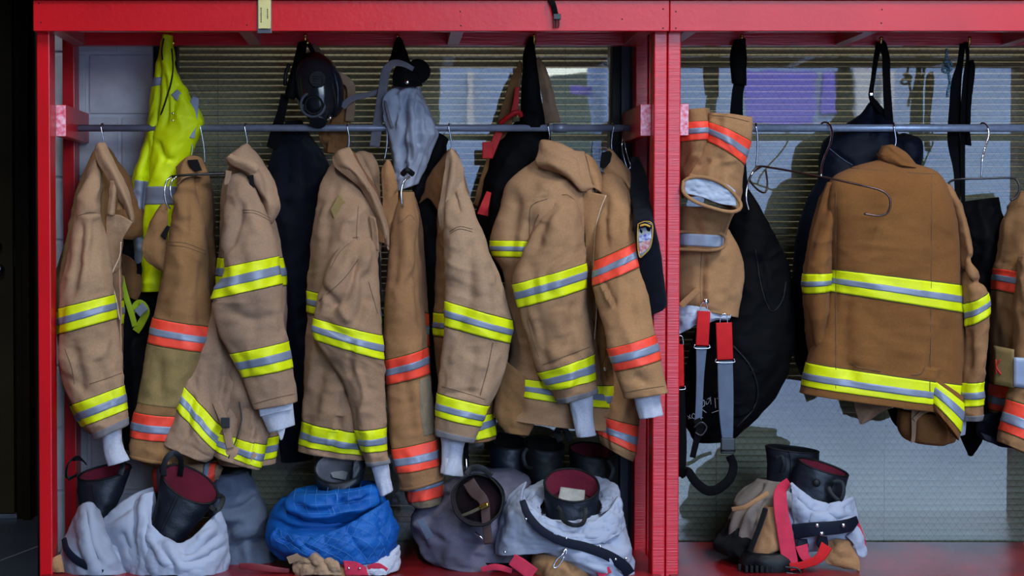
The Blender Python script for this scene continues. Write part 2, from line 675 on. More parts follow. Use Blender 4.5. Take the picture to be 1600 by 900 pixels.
def ball(name, p, r, material, parent=None, flat=1.0, seg=14, rings=8):
    V, F = [], []
    p = np.asarray(p, float)
    for i in range(rings + 1):
        a = math.pi * i / rings
        for s in range(seg):
            b = 2 * math.pi * s / seg
            V.append(p + r * np.array([math.sin(a) * math.cos(b), -math.cos(a) * flat, math.sin(a) * math.sin(b)]))
    F = grid_faces(rings + 1, seg)
    return mesh_obj(name, V, F, material, parent)
# ================================================================== materials
def red_paint(name, c1, c2, rough=0.32):
    m = mat(name, c1, rough=rough, spec=0.35, noise=0.3, nscale=3.0, col2=c2, bump=0.25, bscale=60.0, stretch=(1, 1, 1))
    return m
red_paint('red_paint', srgb(204, 12, 24), srgb(184, 8, 18))
mat('red_grain', srgb(212, 14, 28), rough=0.3, noise=0.3, nscale=30.0, col2=srgb(186, 8, 22), bump=0.5, bscale=40.0, stretch=(0.25, 1, 6.0))
mat('red_shelf', srgb(142, 18, 24), rough=0.35, noise=0.5, nscale=9.0, col2=srgb(104, 14, 18), bump=0.3, bscale=80)
mat('red_sheen', srgb(176, 104, 106), rough=0.35, noise=0.4, nscale=12.0, col2=srgb(196, 60, 66))  # glossy sheen on the joist undersides, painted in as a pale pinkish colour
mat('end_grain', srgb(236, 190, 205), rough=0.45, noise=0.5, nscale=90.0, col2=srgb(214, 70, 96), bump=0.3)
mat('pipe_steel', srgb(120, 126, 146), rough=0.4, metal=0.25, noise=0.25, nscale=40.0)
mat('pipe_galv', srgb(160, 174, 200), rough=0.35, metal=0.35, noise=0.25, nscale=60.0)
mat('wire_chrome', srgb(200, 202, 208), rough=0.18, metal=1.0)
mat('wire_brown', srgb(96, 74, 68), rough=0.3, metal=0.8)
mat('wire_dark', srgb(60, 56, 58), rough=0.35, metal=0.8)
mat('brass', srgb(200, 160, 80), rough=0.25, metal=1.0)
mat('block_paint', srgb(190, 186, 190), rough=0.75, noise=0.15, nscale=14.0, col2=srgb(172, 168, 174), bump=0.9, bscale=70.0)
mat('mortar_paint', srgb(186, 184, 190), rough=0.8, bump=0.5, bscale=90.0)
mat('wall_plain', srgb(74, 72, 70), rough=0.85, noise=0.1)
mat('dark_frame', srgb(20, 17, 15), rough=0.5, spec=0.2, noise=0.2)
mat('jamb_grey', srgb(70, 74, 92), rough=0.5, noise=0.2)
mat('door_brown', srgb(62, 50, 30), rough=0.6, spec=0.15, noise=0.35, nscale=4.0, bump=0.2, bscale=40)
mat('door_frame_brown', srgb(34, 25, 15), rough=0.6, spec=0.1, noise=0.3)
mat('slat_olive', srgb(208, 198, 160), rough=0.5, noise=0.12, nscale=6.0)
mat('cord_white', srgb(150, 146, 130), rough=0.8, noise=0.2)
mat('mesh_wire', srgb(70, 70, 68), rough=0.5, metal=0.6)
mat('concrete', srgb(80, 86, 100), rough=0.28, noise=0.3, nscale=2.0, bump=0.2, bscale=60, col2=srgb(66, 70, 82))
mat('concrete_dark', srgb(70, 66, 52), rough=0.5, noise=0.4, nscale=3.0, bump=0.2, bscale=60)
mat('apron_concrete', srgb(138, 146, 158), rough=0.85, noise=0.15, nscale=1.0)
mat('ceiling_paint', srgb(60, 58, 56), rough=0.9, noise=0.1)
mat('nail', srgb(50, 20, 22), rough=0.5, metal=0.5)

# blind slats are thin vinyl: some of the light added behind passes through them
def slat_mat():
    m = MATS['slat_olive']
    nt, p = nodes_of(m)
    out = nt.nodes['Material Output']
    tl = nt.nodes.new('ShaderNodeBsdfTranslucent'); tl.inputs[0].default_value = (0.62, 0.57, 0.40, 1)
    mx = nt.nodes.new('ShaderNodeMixShader'); mx.inputs[0].default_value = 0.35
    nt.links.new(p.outputs[0], mx.inputs[1]); nt.links.new(tl.outputs[0], mx.inputs[2]); nt.links.new(mx.outputs[0], out.inputs['Surface'])
slat_mat()

# glass with a mirror reflection by angle
def glass_mat():
    m = bpy.data.materials.new('window_glass')
    m.use_nodes = True
    nt = m.node_tree
    nt.nodes.clear()
    o = nt.nodes.new('ShaderNodeOutputMaterial')
    mix = nt.nodes.new('ShaderNodeMixShader')
    tr = nt.nodes.new('ShaderNodeBsdfTransparent'); tr.inputs[0].default_value = (0.84, 0.88, 0.93, 1)
    gl = nt.nodes.new('ShaderNodeBsdfGlossy'); gl.inputs['Roughness'].default_value = 0.012
    fr = nt.nodes.new('ShaderNodeFresnel'); fr.inputs['IOR'].default_value = 2.0
    # slightly wavy pane
    tn = nt.nodes.new('ShaderNodeTexNoise'); tn.inputs['Scale'].default_value = 6.0
    tc = nt.nodes.new('ShaderNodeTexCoord'); nt.links.new(tc.outputs['Object'], tn.inputs['Vector'])
    bp = nt.nodes.new('ShaderNodeBump'); bp.inputs['Strength'].default_value = 0.02; bp.inputs['Distance'].default_value = 0.01
    nt.links.new(tn.outputs['Fac'], bp.inputs['Height']); nt.links.new(bp.outputs['Normal'], gl.inputs['Normal'])
    nt.links.new(fr.outputs[0], mix.inputs[0]); nt.links.new(tr.outputs[0], mix.inputs[1]); nt.links.new(gl.outputs[0], mix.inputs[2])
    nt.links.new(mix.outputs[0], o.inputs['Surface'])
    MATS['window_glass'] = m
glass_mat()

# ================================================================== room
SHELF_Z = 0.14
WALL_Y, GLASS_Y, BLIND_Y = 0.56, 0.62, 0.68
TOP_Z = CAM_Z + 0.667     # top of the beams
BEAM_Z = CAM_Z + 0.578    # underside of the beams
def PXX(x, Y, y=450):
    return float(P(x, y, Y)[0])
def PZZ(y, Y):
    return float(P(CX, y, Y)[2])

fl = structure(box('floor', -6.0, 7.5, DOOR_Y, 2.3, -0.1, 0.0, MATS['concrete']))
structure(box('ceiling', -6.0, 7.5, DOOR_Y - 0.2, 2.3, 4.6, 4.8, MATS['ceiling_paint']))
structure(box('wall_right', 7.3, 7.5, DOOR_Y, 2.3, 0, 4.6, MATS['wall_plain']))
structure(box('wall_left', -6.0, -5.8, DOOR_Y, 2.3, 0, 4.6, MATS['wall_plain']))
# front wall with the open overhead door, behind the camera
wf = structure(box('wall_front', -6.0, DOOR_X0, DOOR_Y - 0.2, DOOR_Y, 0, 4.6, MATS['wall_plain']))
box('wall_panel', DOOR_X1, 7.5, DOOR_Y - 0.2, DOOR_Y, 0, 4.6, MATS['wall_plain'], wf)
box('door_header', DOOR_X0, DOOR_X1, DOOR_Y - 0.2, DOOR_Y, DOOR_Z1, 4.6, MATS['wall_plain'], wf)
structure(box('ground', -60, 60, -90, DOOR_Y, -0.12, -0.02, MATS['apron_concrete']))

# buildings across the apron; the panes mirror them
mat('stucco_grey', srgb(168, 180, 198), rough=0.9, noise=0.15, nscale=0.6)
mat('purple_panel', srgb(128, 104, 200), rough=0.7, noise=0.1)
mat('cream_column', srgb(226, 210, 196), rough=0.8, noise=0.1)
mat('hill_green', srgb(70, 84, 72), rough=0.95, noise=0.4, nscale=0.3)
FY = -30.0
def RX(x, y, Y):
    return P(x, y, 2 * 0.62 - Y)
def facing_box(nm, xa, ya, xb, yb, Y, th, m, parent):
    a, b = RX(xa, ya, Y), RX(xb, yb, Y)
    return box(nm, a[0], b[0], Y - th, Y, max(0.0, b[2]), a[2], m, parent)
bd = thing('building', 'grey building across the apron, mirrored in the panes', 'building', (8, FY, 0))
facing_box('wall', 945, 78, 2600, 1000, FY, 3.0, MATS['stucco_grey'], bd)
facing_box('wall', -700, 60, 850, 1000, FY, 3.0, MATS['stucco_grey'], bd)
facing_box('garage_door', 1168, 112, 1275, 195, FY + 0.1, 0.1, MATS['purple_panel'], bd)
facing_box('garage_door', 1286, 112, 1306, 180, FY + 0.1, 0.1, MATS['purple_panel'], bd)
facing_box('garage_door', 890, 133, 928, 148, FY - 2.0, 0.1, MATS['purple_panel'], bd)
facing_box('column', 1338, 108, 1362, 180, FY + 0.25, 0.25, MATS['cream_column'], bd)
facing_box('column', 1374, 108, 1398, 180, FY + 0.25, 0.25, MATS['cream_column'], bd)
facing_box('column', 730, 112, 742, 200, FY + 0.25, 0.25, MATS['cream_column'], bd)
facing_box('opening', 1304, 112, 1336, 240, FY + 0.05, 0.1, MATS['dark_frame'], bd)
# hill beyond the gap between the buildings
Vh, Fh = [], []
hx = np.linspace(-40, 60, 60)
for i, x in enumerate(hx):
    h = 5.2 + 0.9 * math.sin(x * 0.35) + 0.5 * math.sin(x * 0.9 + 1)
    Vh += [(x, -60, 0), (x, -62, h * 1.15), (x, -75, h * 1.2)]
for i in range(59):
    Fh += [(3 * i, 3 * i + 3, 3 * i + 4, 3 * i + 1), (3 * i + 1, 3 * i + 4, 3 * i + 5, 3 * i + 2)]
tag(mesh_obj('hill', Vh, Fh, MATS['hill_green']), 'low green hill beyond the apron, mirrored in the panes', 'hill')

# back wall: painted blocks left of the window, plain behind the racks
W1_X0, W1_X1 = PXX(240, WALL_Y), PXX(984, WALL_Y)
W2_X0, W2_X1 = PXX(1036, WALL_Y), PXX(1760, WALL_Y)
WALL_X0 = PXX(72, WALL_Y)
W_Z0, W_Z1 = SHELF_Z - 0.06, TOP_Z + 0.25
wb = structure(box('wall_back', WALL_X0 + 0.004, W1_X0 - 0.002, WALL_Y + 0.008, WALL_Y + 0.2, 0, 4.6, MATS['mortar_paint']))
box('wall_pier', W1_X1, W2_X0, WALL_Y, WALL_Y + 0.2, 0, 4.6, MATS['wall_plain'], wb)
box('wall_panel', W2_X1, 7.3, WALL_Y, WALL_Y + 0.2, 0, 4.6, MATS['wall_plain'], wb)
for (a, b) in ((W1_X0, W1_X1), (W2_X0, W2_X1)):
    box('wall_header', a, b, WALL_Y, WALL_Y + 0.2, W_Z1, 4.6, MATS['wall_plain'], wb)
    box('wall_sill', a, b, WALL_Y, WALL_Y + 0.2, 0, W_Z0, MATS['wall_plain'], wb)
# blocks
CO = 98.0
for ci in range(-1, 9):
    y0 = 85.5 + (ci - 0) * CO - 0.0
    z1, z0 = PZZ(y0, WALL_Y), PZZ(y0 + CO - 6, WALL_Y)
    js = [138 - 195, 138, 138 + 195] if ci % 2 == 0 else [188 - 195, 188, 188 + 195]
    for a, b in zip(js[:-1], js[1:]):
        x0, x1 = max(PXX(a + 3, WALL_Y), WALL_X0), min(PXX(b - 3, WALL_Y), W1_X0 - 0.003)
        if x1 - x0 > 0.02 and z0 > 0:
            box('block', x0, x1, WALL_Y, WALL_Y + 0.02, z0, z1, MATS['block_paint'], wb, bev=0.004)
# upper part of the back wall over the passage on the left, and the room behind the blinds
structure(box('wall_behind_window', -1.08, 3.6, 1.5, 1.6, 0, 2.4, MATS['wall_plain']))
structure(box('wall_office_left', -1.08, -1.0, 0.76, 1.5, 0, 2.4, MATS['wall_plain']))
structure(box('wall_office_right', 3.5, 3.6, 0.76, 1.5, 0, 2.4, MATS['wall_plain']))
add_light('blind_backlight', 'AREA', (1.1, 0.86, 2.32), (0, 0, 0), 5.5, (1.0, 0.93, 0.76), 3.4, 0.12)  # unseen lamp added behind the blinds to brighten the upper slats
structure(box('ceiling_office', -1.08, 3.6, 0.76, 1.6, 2.35, 2.45, MATS['wall_plain']))

# windows
def window(n, x0, x1, label):
    w = structure(bpy.data.objects.new('window_%d' % n, None)); COL.objects.link(w)
    w.location = (x0, GLASS_Y, W_Z0)
    fw = 0.05
    for nm, a, b, c, d in (('frame_stile', x0, x0 + 0.075 if n == 1 else x0 + 0.05, W_Z0, W_Z1), ('frame_stile', x1 - 0.055, x1 - 0.028, W_Z0, W_Z1)):
        box(nm, a, b, GLASS_Y - 0.03, GLASS_Y + 0.03, c, d, MATS['dark_frame'], w, bev=0.002)
    box('frame_jamb', x1 - 0.028, x1, WALL_Y + 0.01, GLASS_Y + 0.03, W_Z0, W_Z1, MATS['jamb_grey'], w, bev=0.002)
    box('frame_rail', x0, x1, GLASS_Y - 0.03, GLASS_Y + 0.03, W_Z1 - 0.05, W_Z1, MATS['dark_frame'], w)
    box('frame_rail', x0, x1, GLASS_Y - 0.03, GLASS_Y + 0.03, W_Z0, W_Z0 + 0.03, MATS['dark_frame'], w)
    v = [(x0, GLASS_Y, W_Z0), (x1, GLASS_Y, W_Z0), (x1, GLASS_Y, W_Z1), (x0, GLASS_Y, W_Z1)]
    mesh_obj('glass_pane', v, [(0, 1, 2, 3)], MATS['window_glass'], w, smooth=False)
    # wire mesh cast in the glass: diamonds
    V, F = [], []
    pitch, h = 0.0245, W_Z1 - W_Z0
    slope = 0.72
    r = 0.00032
    k = int((x1 - x0 + h * slope) / pitch) + 1
    for s in (1, -1):
        for i in range(k):
            xa = x0 + i * pitch - (h * slope if s > 0 else 0)
            xb = xa + (h * slope if s > 0 else 0)
            p0 = [xa, W_Z0]; p1 = [xa + h * slope, W_Z1]
            if s < 0:
                p0 = [xa, W_Z0]; p1 = [xa - h * slope, W_Z1]
            # clip to the pane
            def clipx(p, q, xlim, keep_gt):
                if (p[0] > xlim) == keep_gt:
                    return p
                t = (xlim - q[0]) / (p[0] - q[0] + 1e-12)
                return [xlim, q[1] + (p[1] - q[1]) * t]
            if max(p0[0], p1[0]) <= x0 or min(p0[0], p1[0]) >= x1:
                continue
            p0, p1 = clipx(p0, p1, x0, True), clipx(p1, p0, x0, True)
            p0, p1 = clipx(p0, p1, x1, False), clipx(p1, p0, x1, False)
            o = len(V)
            for (px_, pz_) in (p0, p1):
                for (dx, dy) in ((r, 0), (0, r), (-r, 0), (0, -r)):
                    V.append((px_ + dx, GLASS_Y + 0.003 + dy, pz_))
            F += [(o + a, o + (a + 1) % 4, o + 4 + (a + 1) % 4, o + 4 + a) for a in range(4)]
    m = mesh_obj('wire_mesh', V, F, MATS['mesh_wire'], w, smooth=False)
    m['kind'] = 'stuff'
    # blind
    b = thing('window_blind', label, 'blind', ((x0 + x1) / 2, BLIND_Y, W_Z0), 'closed slatted blinds behind wired glass')
    sl = None
    hl = (x1 - x0) / 2 - 0.06
    prof = [(-0.0125, 0.0), (-0.006, 0.0016), (0.0, 0.0022), (0.006, 0.0016), (0.0125, 0.0)]
    V = []
    for sx in (-hl, hl):
        V += [(sx, a, c) for a, c in prof] + [(sx, a, c - 0.0004) for a, c in prof]
    F = []
    for i in range(4):
        F.append((i, i + 1, 10 + i + 1, 10 + i)); F.append((5 + i, 15 + i, 15 + i + 1, 5 + i + 1))
    F += [(0, 10, 15, 5), (4, 9, 19, 14)]
    me = None
    nsl = int((W_Z1 - W_Z0 - 0.06) / 0.0203)
    rnd = random.Random(n)
    for i in range(nsl):
        if me is None:
            o = mesh_obj('slat', V, F, MATS['slat_olive'], b, smooth=False); me = o.data
        else:
            o = bpy.data.objects.new('slat', me); COL.objects.link(o); o.parent = b
            o.matrix_parent_inverse = Matrix.Translation(-b.location)
        o.location = ((x0 + x1) / 2, BLIND_Y, W_Z0 + 0.04 + i * 0.0203)
        tilt = 50 + rnd.uniform(-3, 3)
        if rnd.random() < 0.06:
            tilt -= 25
        o.rotation_euler = (math.radians(tilt), math.radians(rnd.uniform(-0.08, 0.08)), 0)
    nco = 3
    for i in range(nco):
        xx = x0 + (x1 - x0) * (0.13 + 0.37 * i)
        tube('ladder_cord', [(xx, BLIND_Y - 0.0125, W_Z0 + 0.03), (xx, BLIND_Y - 0.0125, W_Z1 - 0.03)], 0.0008, MATS['cord_white'], b, seg=5)
    box('bottom_rail', x0 + 0.06, x1 - 0.06, BLIND_Y - 0.01, BLIND_Y + 0.01, W_Z0 + 0.008, W_Z0 + 0.03, MATS['slat_olive'], b, bev=0.002)
    return w
window(1, W1_X0, W1_X1, 'closed slatted blind behind the wired window of the left rack')
window(2, W2_X0, W2_X1, 'closed slatted blind behind the wired window of the right rack')

# dark doorway in the passage on the left
DY = 2.0
def dx(x): return PXX(x, DY)
structure(box('wall_passage', -6.0, WALL_X0 - 0.0, DY + 0.05, DY + 0.15, 0, 4.6, MATS['door_frame_brown']))
structure(box('wall_passage_side', -1.125, -1.10, WALL_Y + 0.2, DY + 0.05, 0, 4.6, MATS['door_frame_brown']))
structure(box('wall_passage_far', -2.8, -2.7, WALL_Y + 0.2, DY + 0.05, 0, 4.6, MATS['door_frame_brown']))
structure(box('wall_passage_head', -6.0, WALL_X0 - 0.02, WALL_Y, WALL_Y + 0.2, 2.15, 4.6, MATS['wall_plain']))
structure(box('wall_passage_near', -6.0, dx(-250), WALL_Y, WALL_Y + 0.2, 0, 2.15, MATS['wall_plain']))
structure(box('trim_1', WALL_X0 - 0.03, WALL_X0 + 0.004, WALL_Y - 0.015, WALL_Y + 0.2, 0, 4.6, MATS['door_frame_brown'], bev=0.003))
d1 = structure(box('door_1', dx(-240), dx(21), DY - 0.01, DY + 0.035, 0.02, 2.1, MATS['door_brown'], bev=0.003))
box('door_frame', dx(26), dx(36), DY - 0.03, DY + 0.05, 0, 2.2, MATS['door_frame_brown'], d1, bev=0.004)
box('door_frame', dx(38), dx(50), DY - 0.06, DY + 0.05, 0, 2.2, MATS['door_frame_brown'], d1, bev=0.004)
box('door_sill', dx(-240), dx(30), DY - 0.02, DY + 0.05, 0.0, 0.018, MATS['pipe_steel'], d1, bev=0.003)
box('hinge', dx(24), dx(27), DY - 0.025, DY - 0.005, PZZ(417, DY), PZZ(386, DY), MATS['wire_dark'], d1, bev=0.002)
for yy, rr in ((421, 0.024), (384, 0.014)):
    ball('door_knob', P(-2, yy, DY - 0.04), rr, MATS['wire_chrome'], d1, flat=0.7)
    tube('door_knob_stem', [P(-2, yy, DY - 0.03), P(-2, yy, DY - 0.008)], rr * 0.45, MATS['wire_chrome'], d1, seg=12)

# fluorescent fixtures on the bay ceiling (they mirror in the panes)
mat('tube_glow', (1, 1, 1))
mg = MATS['tube_glow']; nt_, b_ = nodes_of(mg)
b_.inputs['Emission Color'].default_value = (0.95, 1.0, 0.97, 1); b_.inputs['Emission Strength'].default_value = 6.0
for i, (x, y) in enumerate(FIXTURES):
    f = thing('ceiling_fixture', 'long fluorescent fixture on the bay ceiling, %s' % ('right of the camera' if i == 1 else 'left of the camera'), 'light', (x, y, 4.6), 'bay ceiling lights')
    box('housing', x - 0.1, x + 0.1, y - 1.2, y + 1.2, 4.54, 4.6, MATS['cord_white'], f, bev=0.01)
    for s in (-0.05, 0.05):
        tube('lamp_tube', [(x + s, y - 1.15, 4.52), (x + s, y + 1.15, 4.52)], 0.016, MATS['tube_glow'], f, seg=8)

# ================================================================== racks
def rack(name, label, x0, x1, left, right, joists, hooks, shelf_lo):
    r = thing(name, label, 'rack', ((x0 + x1) / 2, 0.25, SHELF_Z))
    M, G = MATS['red_paint'], MATS['red_grain']
    box('front_beam', x0, x1, 0.0, 0.038, BEAM_Z, TOP_Z, M, r, bev=0.002)
    box('back_beam', x0 + 0.02, x1 - 0.02, 0.416, 0.454, BEAM_Z, TOP_Z, G, r, bev=0.002)
    box('top_board', x0, x1, -0.012, 0.56, TOP_Z, TOP_Z + 0.019, M, r, bev=0.002)
    box('shelf_board', x0 + 0.012, x1 - 0.012, -0.006, 0.60 if left else 0.556, SHELF_Z - 0.02, SHELF_Z, MATS['red_shelf'], r, bev=0.002)
    box('front_kick', x0 + 0.012, x1 - 0.012, 0.0, 0.03, 0.0, SHELF_Z - 0.02, M, r)
    for (a, b) in shelf_lo:
        # posts
        box('post', a, b, 0.038, 0.127, 0.0, TOP_Z, M if b < 0.3 else G, r, bev=0.003)
        box('post', a, b, 0.454, 0.543, 0.0, TOP_Z, M if b < 0.3 else G, r, bev=0.003)
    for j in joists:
        box('joist', j - 0.019, j + 0.019, 0.038, 0.416, BEAM_Z + 0.001, TOP_Z, MATS['red_sheen'], r, bev=0.002)
    for (a, b, y0) in (left or []) + (right or []):
        bl = box('rod_block', a, b, y0, 0.543, CAM_Z + 0.278, CAM_Z + 0.373, M, r, bev=0.003)
        box('end_grain', a + 0.001, b - 0.001, y0 - 0.0012, y0 + 0.002, CAM_Z + 0.2795, CAM_Z + 0.3715, MATS['end_grain'], bl, bev=0.001)
    for (hx, hz) in hooks:
        h = P(hx, hz, 0.416)
        hk = tube('coat_hook', [h + np.array([0, 0, 0]), h + np.array([0, -0.02, -0.004]), h + np.array([0, -0.034, -0.012]), h + np.array([0, -0.042, 0.0]), h + np.array([0, -0.044, 0.014])], 0.0035, MATS['brass'], r, seg=8, n=16)
        ball('hook_tip', h + np.array([0, -0.044, 0.016]), 0.0065, MATS['brass'], hk)
        ball('hook_base', h + np.array([0, -0.001, 0]), 0.011, MATS['brass'], hk, flat=0.3)
    return r
PW = 0.038
UX0, UX1 = PXX(52, 0.0, 30), PXX(1046, 0.0, 30)
LPX = PXX(57, 0.038, 60)
RPX = UX1 - 0.0005
SX1 = UX1 + 0.0015
R1 = rack('gear_rack', 'red wooden gear rack with the wide bay of hanging coats', UX0, UX1,
          [(LPX + PW, LPX + PW + 0.031, 0.13)], [(RPX - PW - 0.032, RPX - PW, 0.10)],
          [LPX + PW + 0.02, PXX(383, 0.04, 60), PXX(714, 0.04, 60), RPX - PW - 0.025],
          [(268, 66), (478, 66), (621, 67), (833, 66)],
          [(LPX, LPX + PW), (RPX - PW, RPX)])
R2 = rack('gear_rack', 'red wooden gear rack right of the double post, mostly open window behind', SX1, PXX(1800, 0.0),
          [(RPX + PW + 0.002, RPX + PW + 0.033, 0.08)], [],
          [RPX + PW + 0.03, PXX(1362, 0.04, 60), PXX(1640, 0.04, 60)],
          [(1155, 66), (1371, 70), (1508, 70)],
          [(RPX + 0.002, RPX + 0.002 + PW), (PXX(1780, 0.04), PXX(1800, 0.04))])
# nail heads in the front beams
for (x, y, r) in ((61, 5, R1), (64, 35, R1), (386, 39, R1), (719, 18, R1), (720, 40, R1), (972, 30, R1), (1036, 14, R1), (1036, 44, R1),
                  (1056, 18, R2), (1056, 44, R2), (1378, 15, R2), (1377, 36, R2)):
    ball('nail_head', P(x, y, -0.0003), 0.0024, MATS['nail'], r, flat=0.4, seg=8, rings=4)

ROD_Y = 0.34
def rod(parent, x0, x1, z, r, m):
    return tube('hanging_rod', [(x0, ROD_Y, z), (x1, ROD_Y, z)], r, m, parent, seg=20)
ROD_Z = CAM_Z + 0.315
rd = rod(R1, LPX + PW + 0.02, RPX - PW - 0.02, ROD_Z, 0.0108, MATS['pipe_steel'])
tube('pipe_coupling', [P(864, 201, ROD_Y) * [1, 1, 0] + [0, 0, ROD_Z], P(886, 201, ROD_Y) * [1, 1, 0] + [0, 0, ROD_Z]], 0.0145, MATS['pipe_steel'], rd, seg=20)
rod(R2, RPX + PW + 0.02, PXX(1790, ROD_Y), ROD_Z, 0.0118, MATS['pipe_galv'])
# ================================================================== garment materials
def cloth(name, c, dirt=0.16, nscale=7.0, col2=None, rough=0.92):
    return mat(name, c, rough=rough, spec=0.15, noise=dirt, nscale=nscale, col2=col2, sheen=0.04, bump=0.35, weave=420.0, grain=0.09)
cloth('tan_a', srgb(176, 139, 107), col2=srgb(159, 124, 95))
cloth('tan_b', srgb(154, 111, 71), col2=srgb(135, 95, 59))
cloth('tan_c', srgb(171, 135, 107), col2=srgb(145, 116, 95))
cloth('tan_d', srgb(165, 128, 101), col2=srgb(148, 115, 88))
cloth('tan_e', srgb(163, 117, 78), col2=srgb(139, 98, 65))
cloth('tan_f', srgb(176, 141, 111), col2=srgb(159, 126, 99))
cloth('tan_g', srgb(169, 128, 93), col2=srgb(154, 115, 82))
cloth('tan_h', srgb(174, 128, 88), col2=srgb(158, 114, 77))
cloth('tan_j', srgb(135, 88, 46), col2=srgb(122, 77, 40))
cloth('tan_edge', srgb(196, 157, 117), dirt=0.1)
cloth('tan_inner', srgb(130, 88, 53), col2=srgb(109, 74, 45))
cloth('olive_patch', srgb(152, 126, 79), col2=srgb(126, 104, 66), nscale=14.0)
cloth('grey_patch', srgb(140, 122, 98), col2=srgb(120, 104, 84))
cloth('cuff_grey', srgb(128, 122, 124), dirt=0.1)
cloth('knit_white', srgb(196, 196, 208), dirt=0.08)
cloth('lining_dark', srgb(20, 18, 18), dirt=0.2)
cloth('black_cloth', srgb(11, 11, 13), dirt=0.2)
cloth('velcro_black', srgb(18, 17, 18), dirt=0.1)
mat('tape_yellow', srgb(226, 232, 14), rough=0.5, spec=0.3, noise=0.08, nscale=30.0, bump=0.3, bscale=400)
mat('tape_orange', srgb(252, 82, 58), rough=0.5, spec=0.3, noise=0.1, nscale=30.0, col2=srgb(240, 66, 46), bump=0.3, bscale=400)
mat('tape_silver', srgb(130, 137, 156), rough=0.42, spec=0.4, metal=0.15, noise=0.08, nscale=50.0)
mat('thread_olive', srgb(74, 70, 26), rough=0.9, noise=0.2)
mat('thread_dark', srgb(104, 78, 56), rough=0.9, noise=0.2)
mat('thread_light', srgb(214, 190, 160), rough=0.9, noise=0.2)
mat('zip_metal', srgb(190, 180, 150), rough=0.3, metal=0.9)
mat('buckle_black', srgb(24, 24, 26), rough=0.4)
M = MATS

def garment(name, label, cat, x, y, Y=0.2, group=None):
    return thing(name, label, cat, P(x, y, Y), group)

def wristlet(rows, parent, seed=1):
    lo = Loft(rows, fold=0.0025, seed=seed, nseg=48, fs=0.012, fl=0.09, wr=0.0008)
    return loft_obj('wristlet', lo, M['knit_white'], parent)

def seams(lo, lst, parent, m='thread_dark', r=0.001):
    G = lo.grid()
    for s in lst:
        seam(lo, s, parent, m, r, G=G)

CG = 'turnout coats hanging on the rods'
# ------------------------------------------------------------------ coat 1 (leftmost)
c = garment('turnout_coat', 'tan turnout coat with yellow bands hanging nearest the left post', 'coat', 150, 690, 0.2, CG)
body = Loft([(146, 236, 166, 238, .31, .03), (122, 300, 186, 300, .31, .09), (108, 360, 189, 360, .30, .12), (92, 415, 190, 410, .29, .12),
             (71, 456, 190, 450, .27, .12), (80, 488, 190, 470, .27, .12), (91, 521, 190, 506, .28, .12), (97, 580, 190, 570, .28, .11),
             (112, 632, 190, 615, .27, .1), (130, 664, 190, 650, .27, .08), (142, 676, 190, 664, .27, .07)], seed=1, fold=.006)
loft_obj('body', body, M['tan_b'], c)
tape(body, 5, 6, c); tape(body, 8, 9, c)
sl = Loft([(144, 252, 160, 246, .25, .025), (130, 292, 160, 290, .22, .045), (120, 336, 157, 332, .18, .055), (109, 385, 166, 378, .16, .062),
           (98, 438, 173, 428, .14, .066), (94, 482, 177, 461, .14, .066), (94, 521, 181, 497, .14, .065), (92, 560, 187, 548, .14, .064),
           (102, 600, 191, 578, .14, .06), (115, 631, 194, 602, .14, .058), (135, 663, 198, 639, .14, .054), (145, 676, 200, 652, .14, .052),
           (149, 686, 201, 664, .14, .05)], seed=2, fold=.0065, fs=.035,
          creases=[([(128, 345), (120, 420), (112, 470)], 7, 7), ([(150, 350), (146, 430), (150, 480)], 8, 5), ([(112, 530), (125, 580), (130, 612)], 8, 6),
                   ([(128, 336), (156, 333)], 3, 4), ([(150, 560), (165, 600)], 9, 5), ([(105, 585), (135, 612)], 5, 5), ([(130, 300), (150, 345)], 8, -6)])
loft_obj('sleeve', sl, M['tan_a'], c)
tape(sl, 5, 6, c); tape(sl, 9, 10, c)
band(sl, 11, 11.95, M['cuff_grey'], c, 'cuff_trim')
seams(sl, [[(122, 337), (140, 332), (156, 334)], [(101, 545), (112, 575), (116, 600)], [(140, 600), (165, 592), (190, 583)]], c)
wristlet([(158, 672, 190, 660, .14, .03), (161, 690, 190, 684, .14, .026), (164, 708, 195, 702, .14, .025), (169, 728, 203, 718, .14, .026)], c, 3)
sheet('far_front_panel', [[(163, 226, .34), (176, 240, .36), (192, 262, .38)], [(170, 260, .32), (200, 290, .36), (216, 300, .40)],
                          [(175, 310, .31), (206, 330, .34), (229, 340, .38)], [(180, 350, .31), (206, 362, .33), (224, 366, .37)],
                          [(184, 372, .31), (196, 374, .33), (206, 374, .35)]], M['tan_inner'], c, seed=4)
sheet('collar', [[(148, 234, .20), (154, 224, .19), (164, 223, .21)], [(153, 252, .185), (164, 244, .17), (177, 252, .20)], [(165, 275, .18), (178, 270, .155), (190, 277, .19)],
                 [(181, 300, .17), (190, 296, .145), (202, 308, .18)], [(195, 326, .17), (202, 325, .15), (208, 338, .18)], [(204, 346, .17), (206, 346, .165), (208, 347, .18)]],
      M['tan_a'], c, edge='rb', edge_mat=M['tan_edge'], thick=.006, seed=5)
sheet('collar_tab', [[(173, 282, .165), (179, 283, .155), (182, 287, .165)], [(170, 310, .16), (177, 310, .148), (181, 310, .16)], [(168, 334, .16), (173, 336, .15), (178, 336, .16)]],
      M['tan_a'], c, nu=16, nv=12, thick=.006, seed=6)
sheet('pocket_flap', [[(184, 290, .185), (192, 298, .185)], [(184, 312, .185), (197, 315, .185)], [(181, 330, .185), (196, 326, .185)]], M['tan_b'], c, nu=16, nv=12, thick=.006)
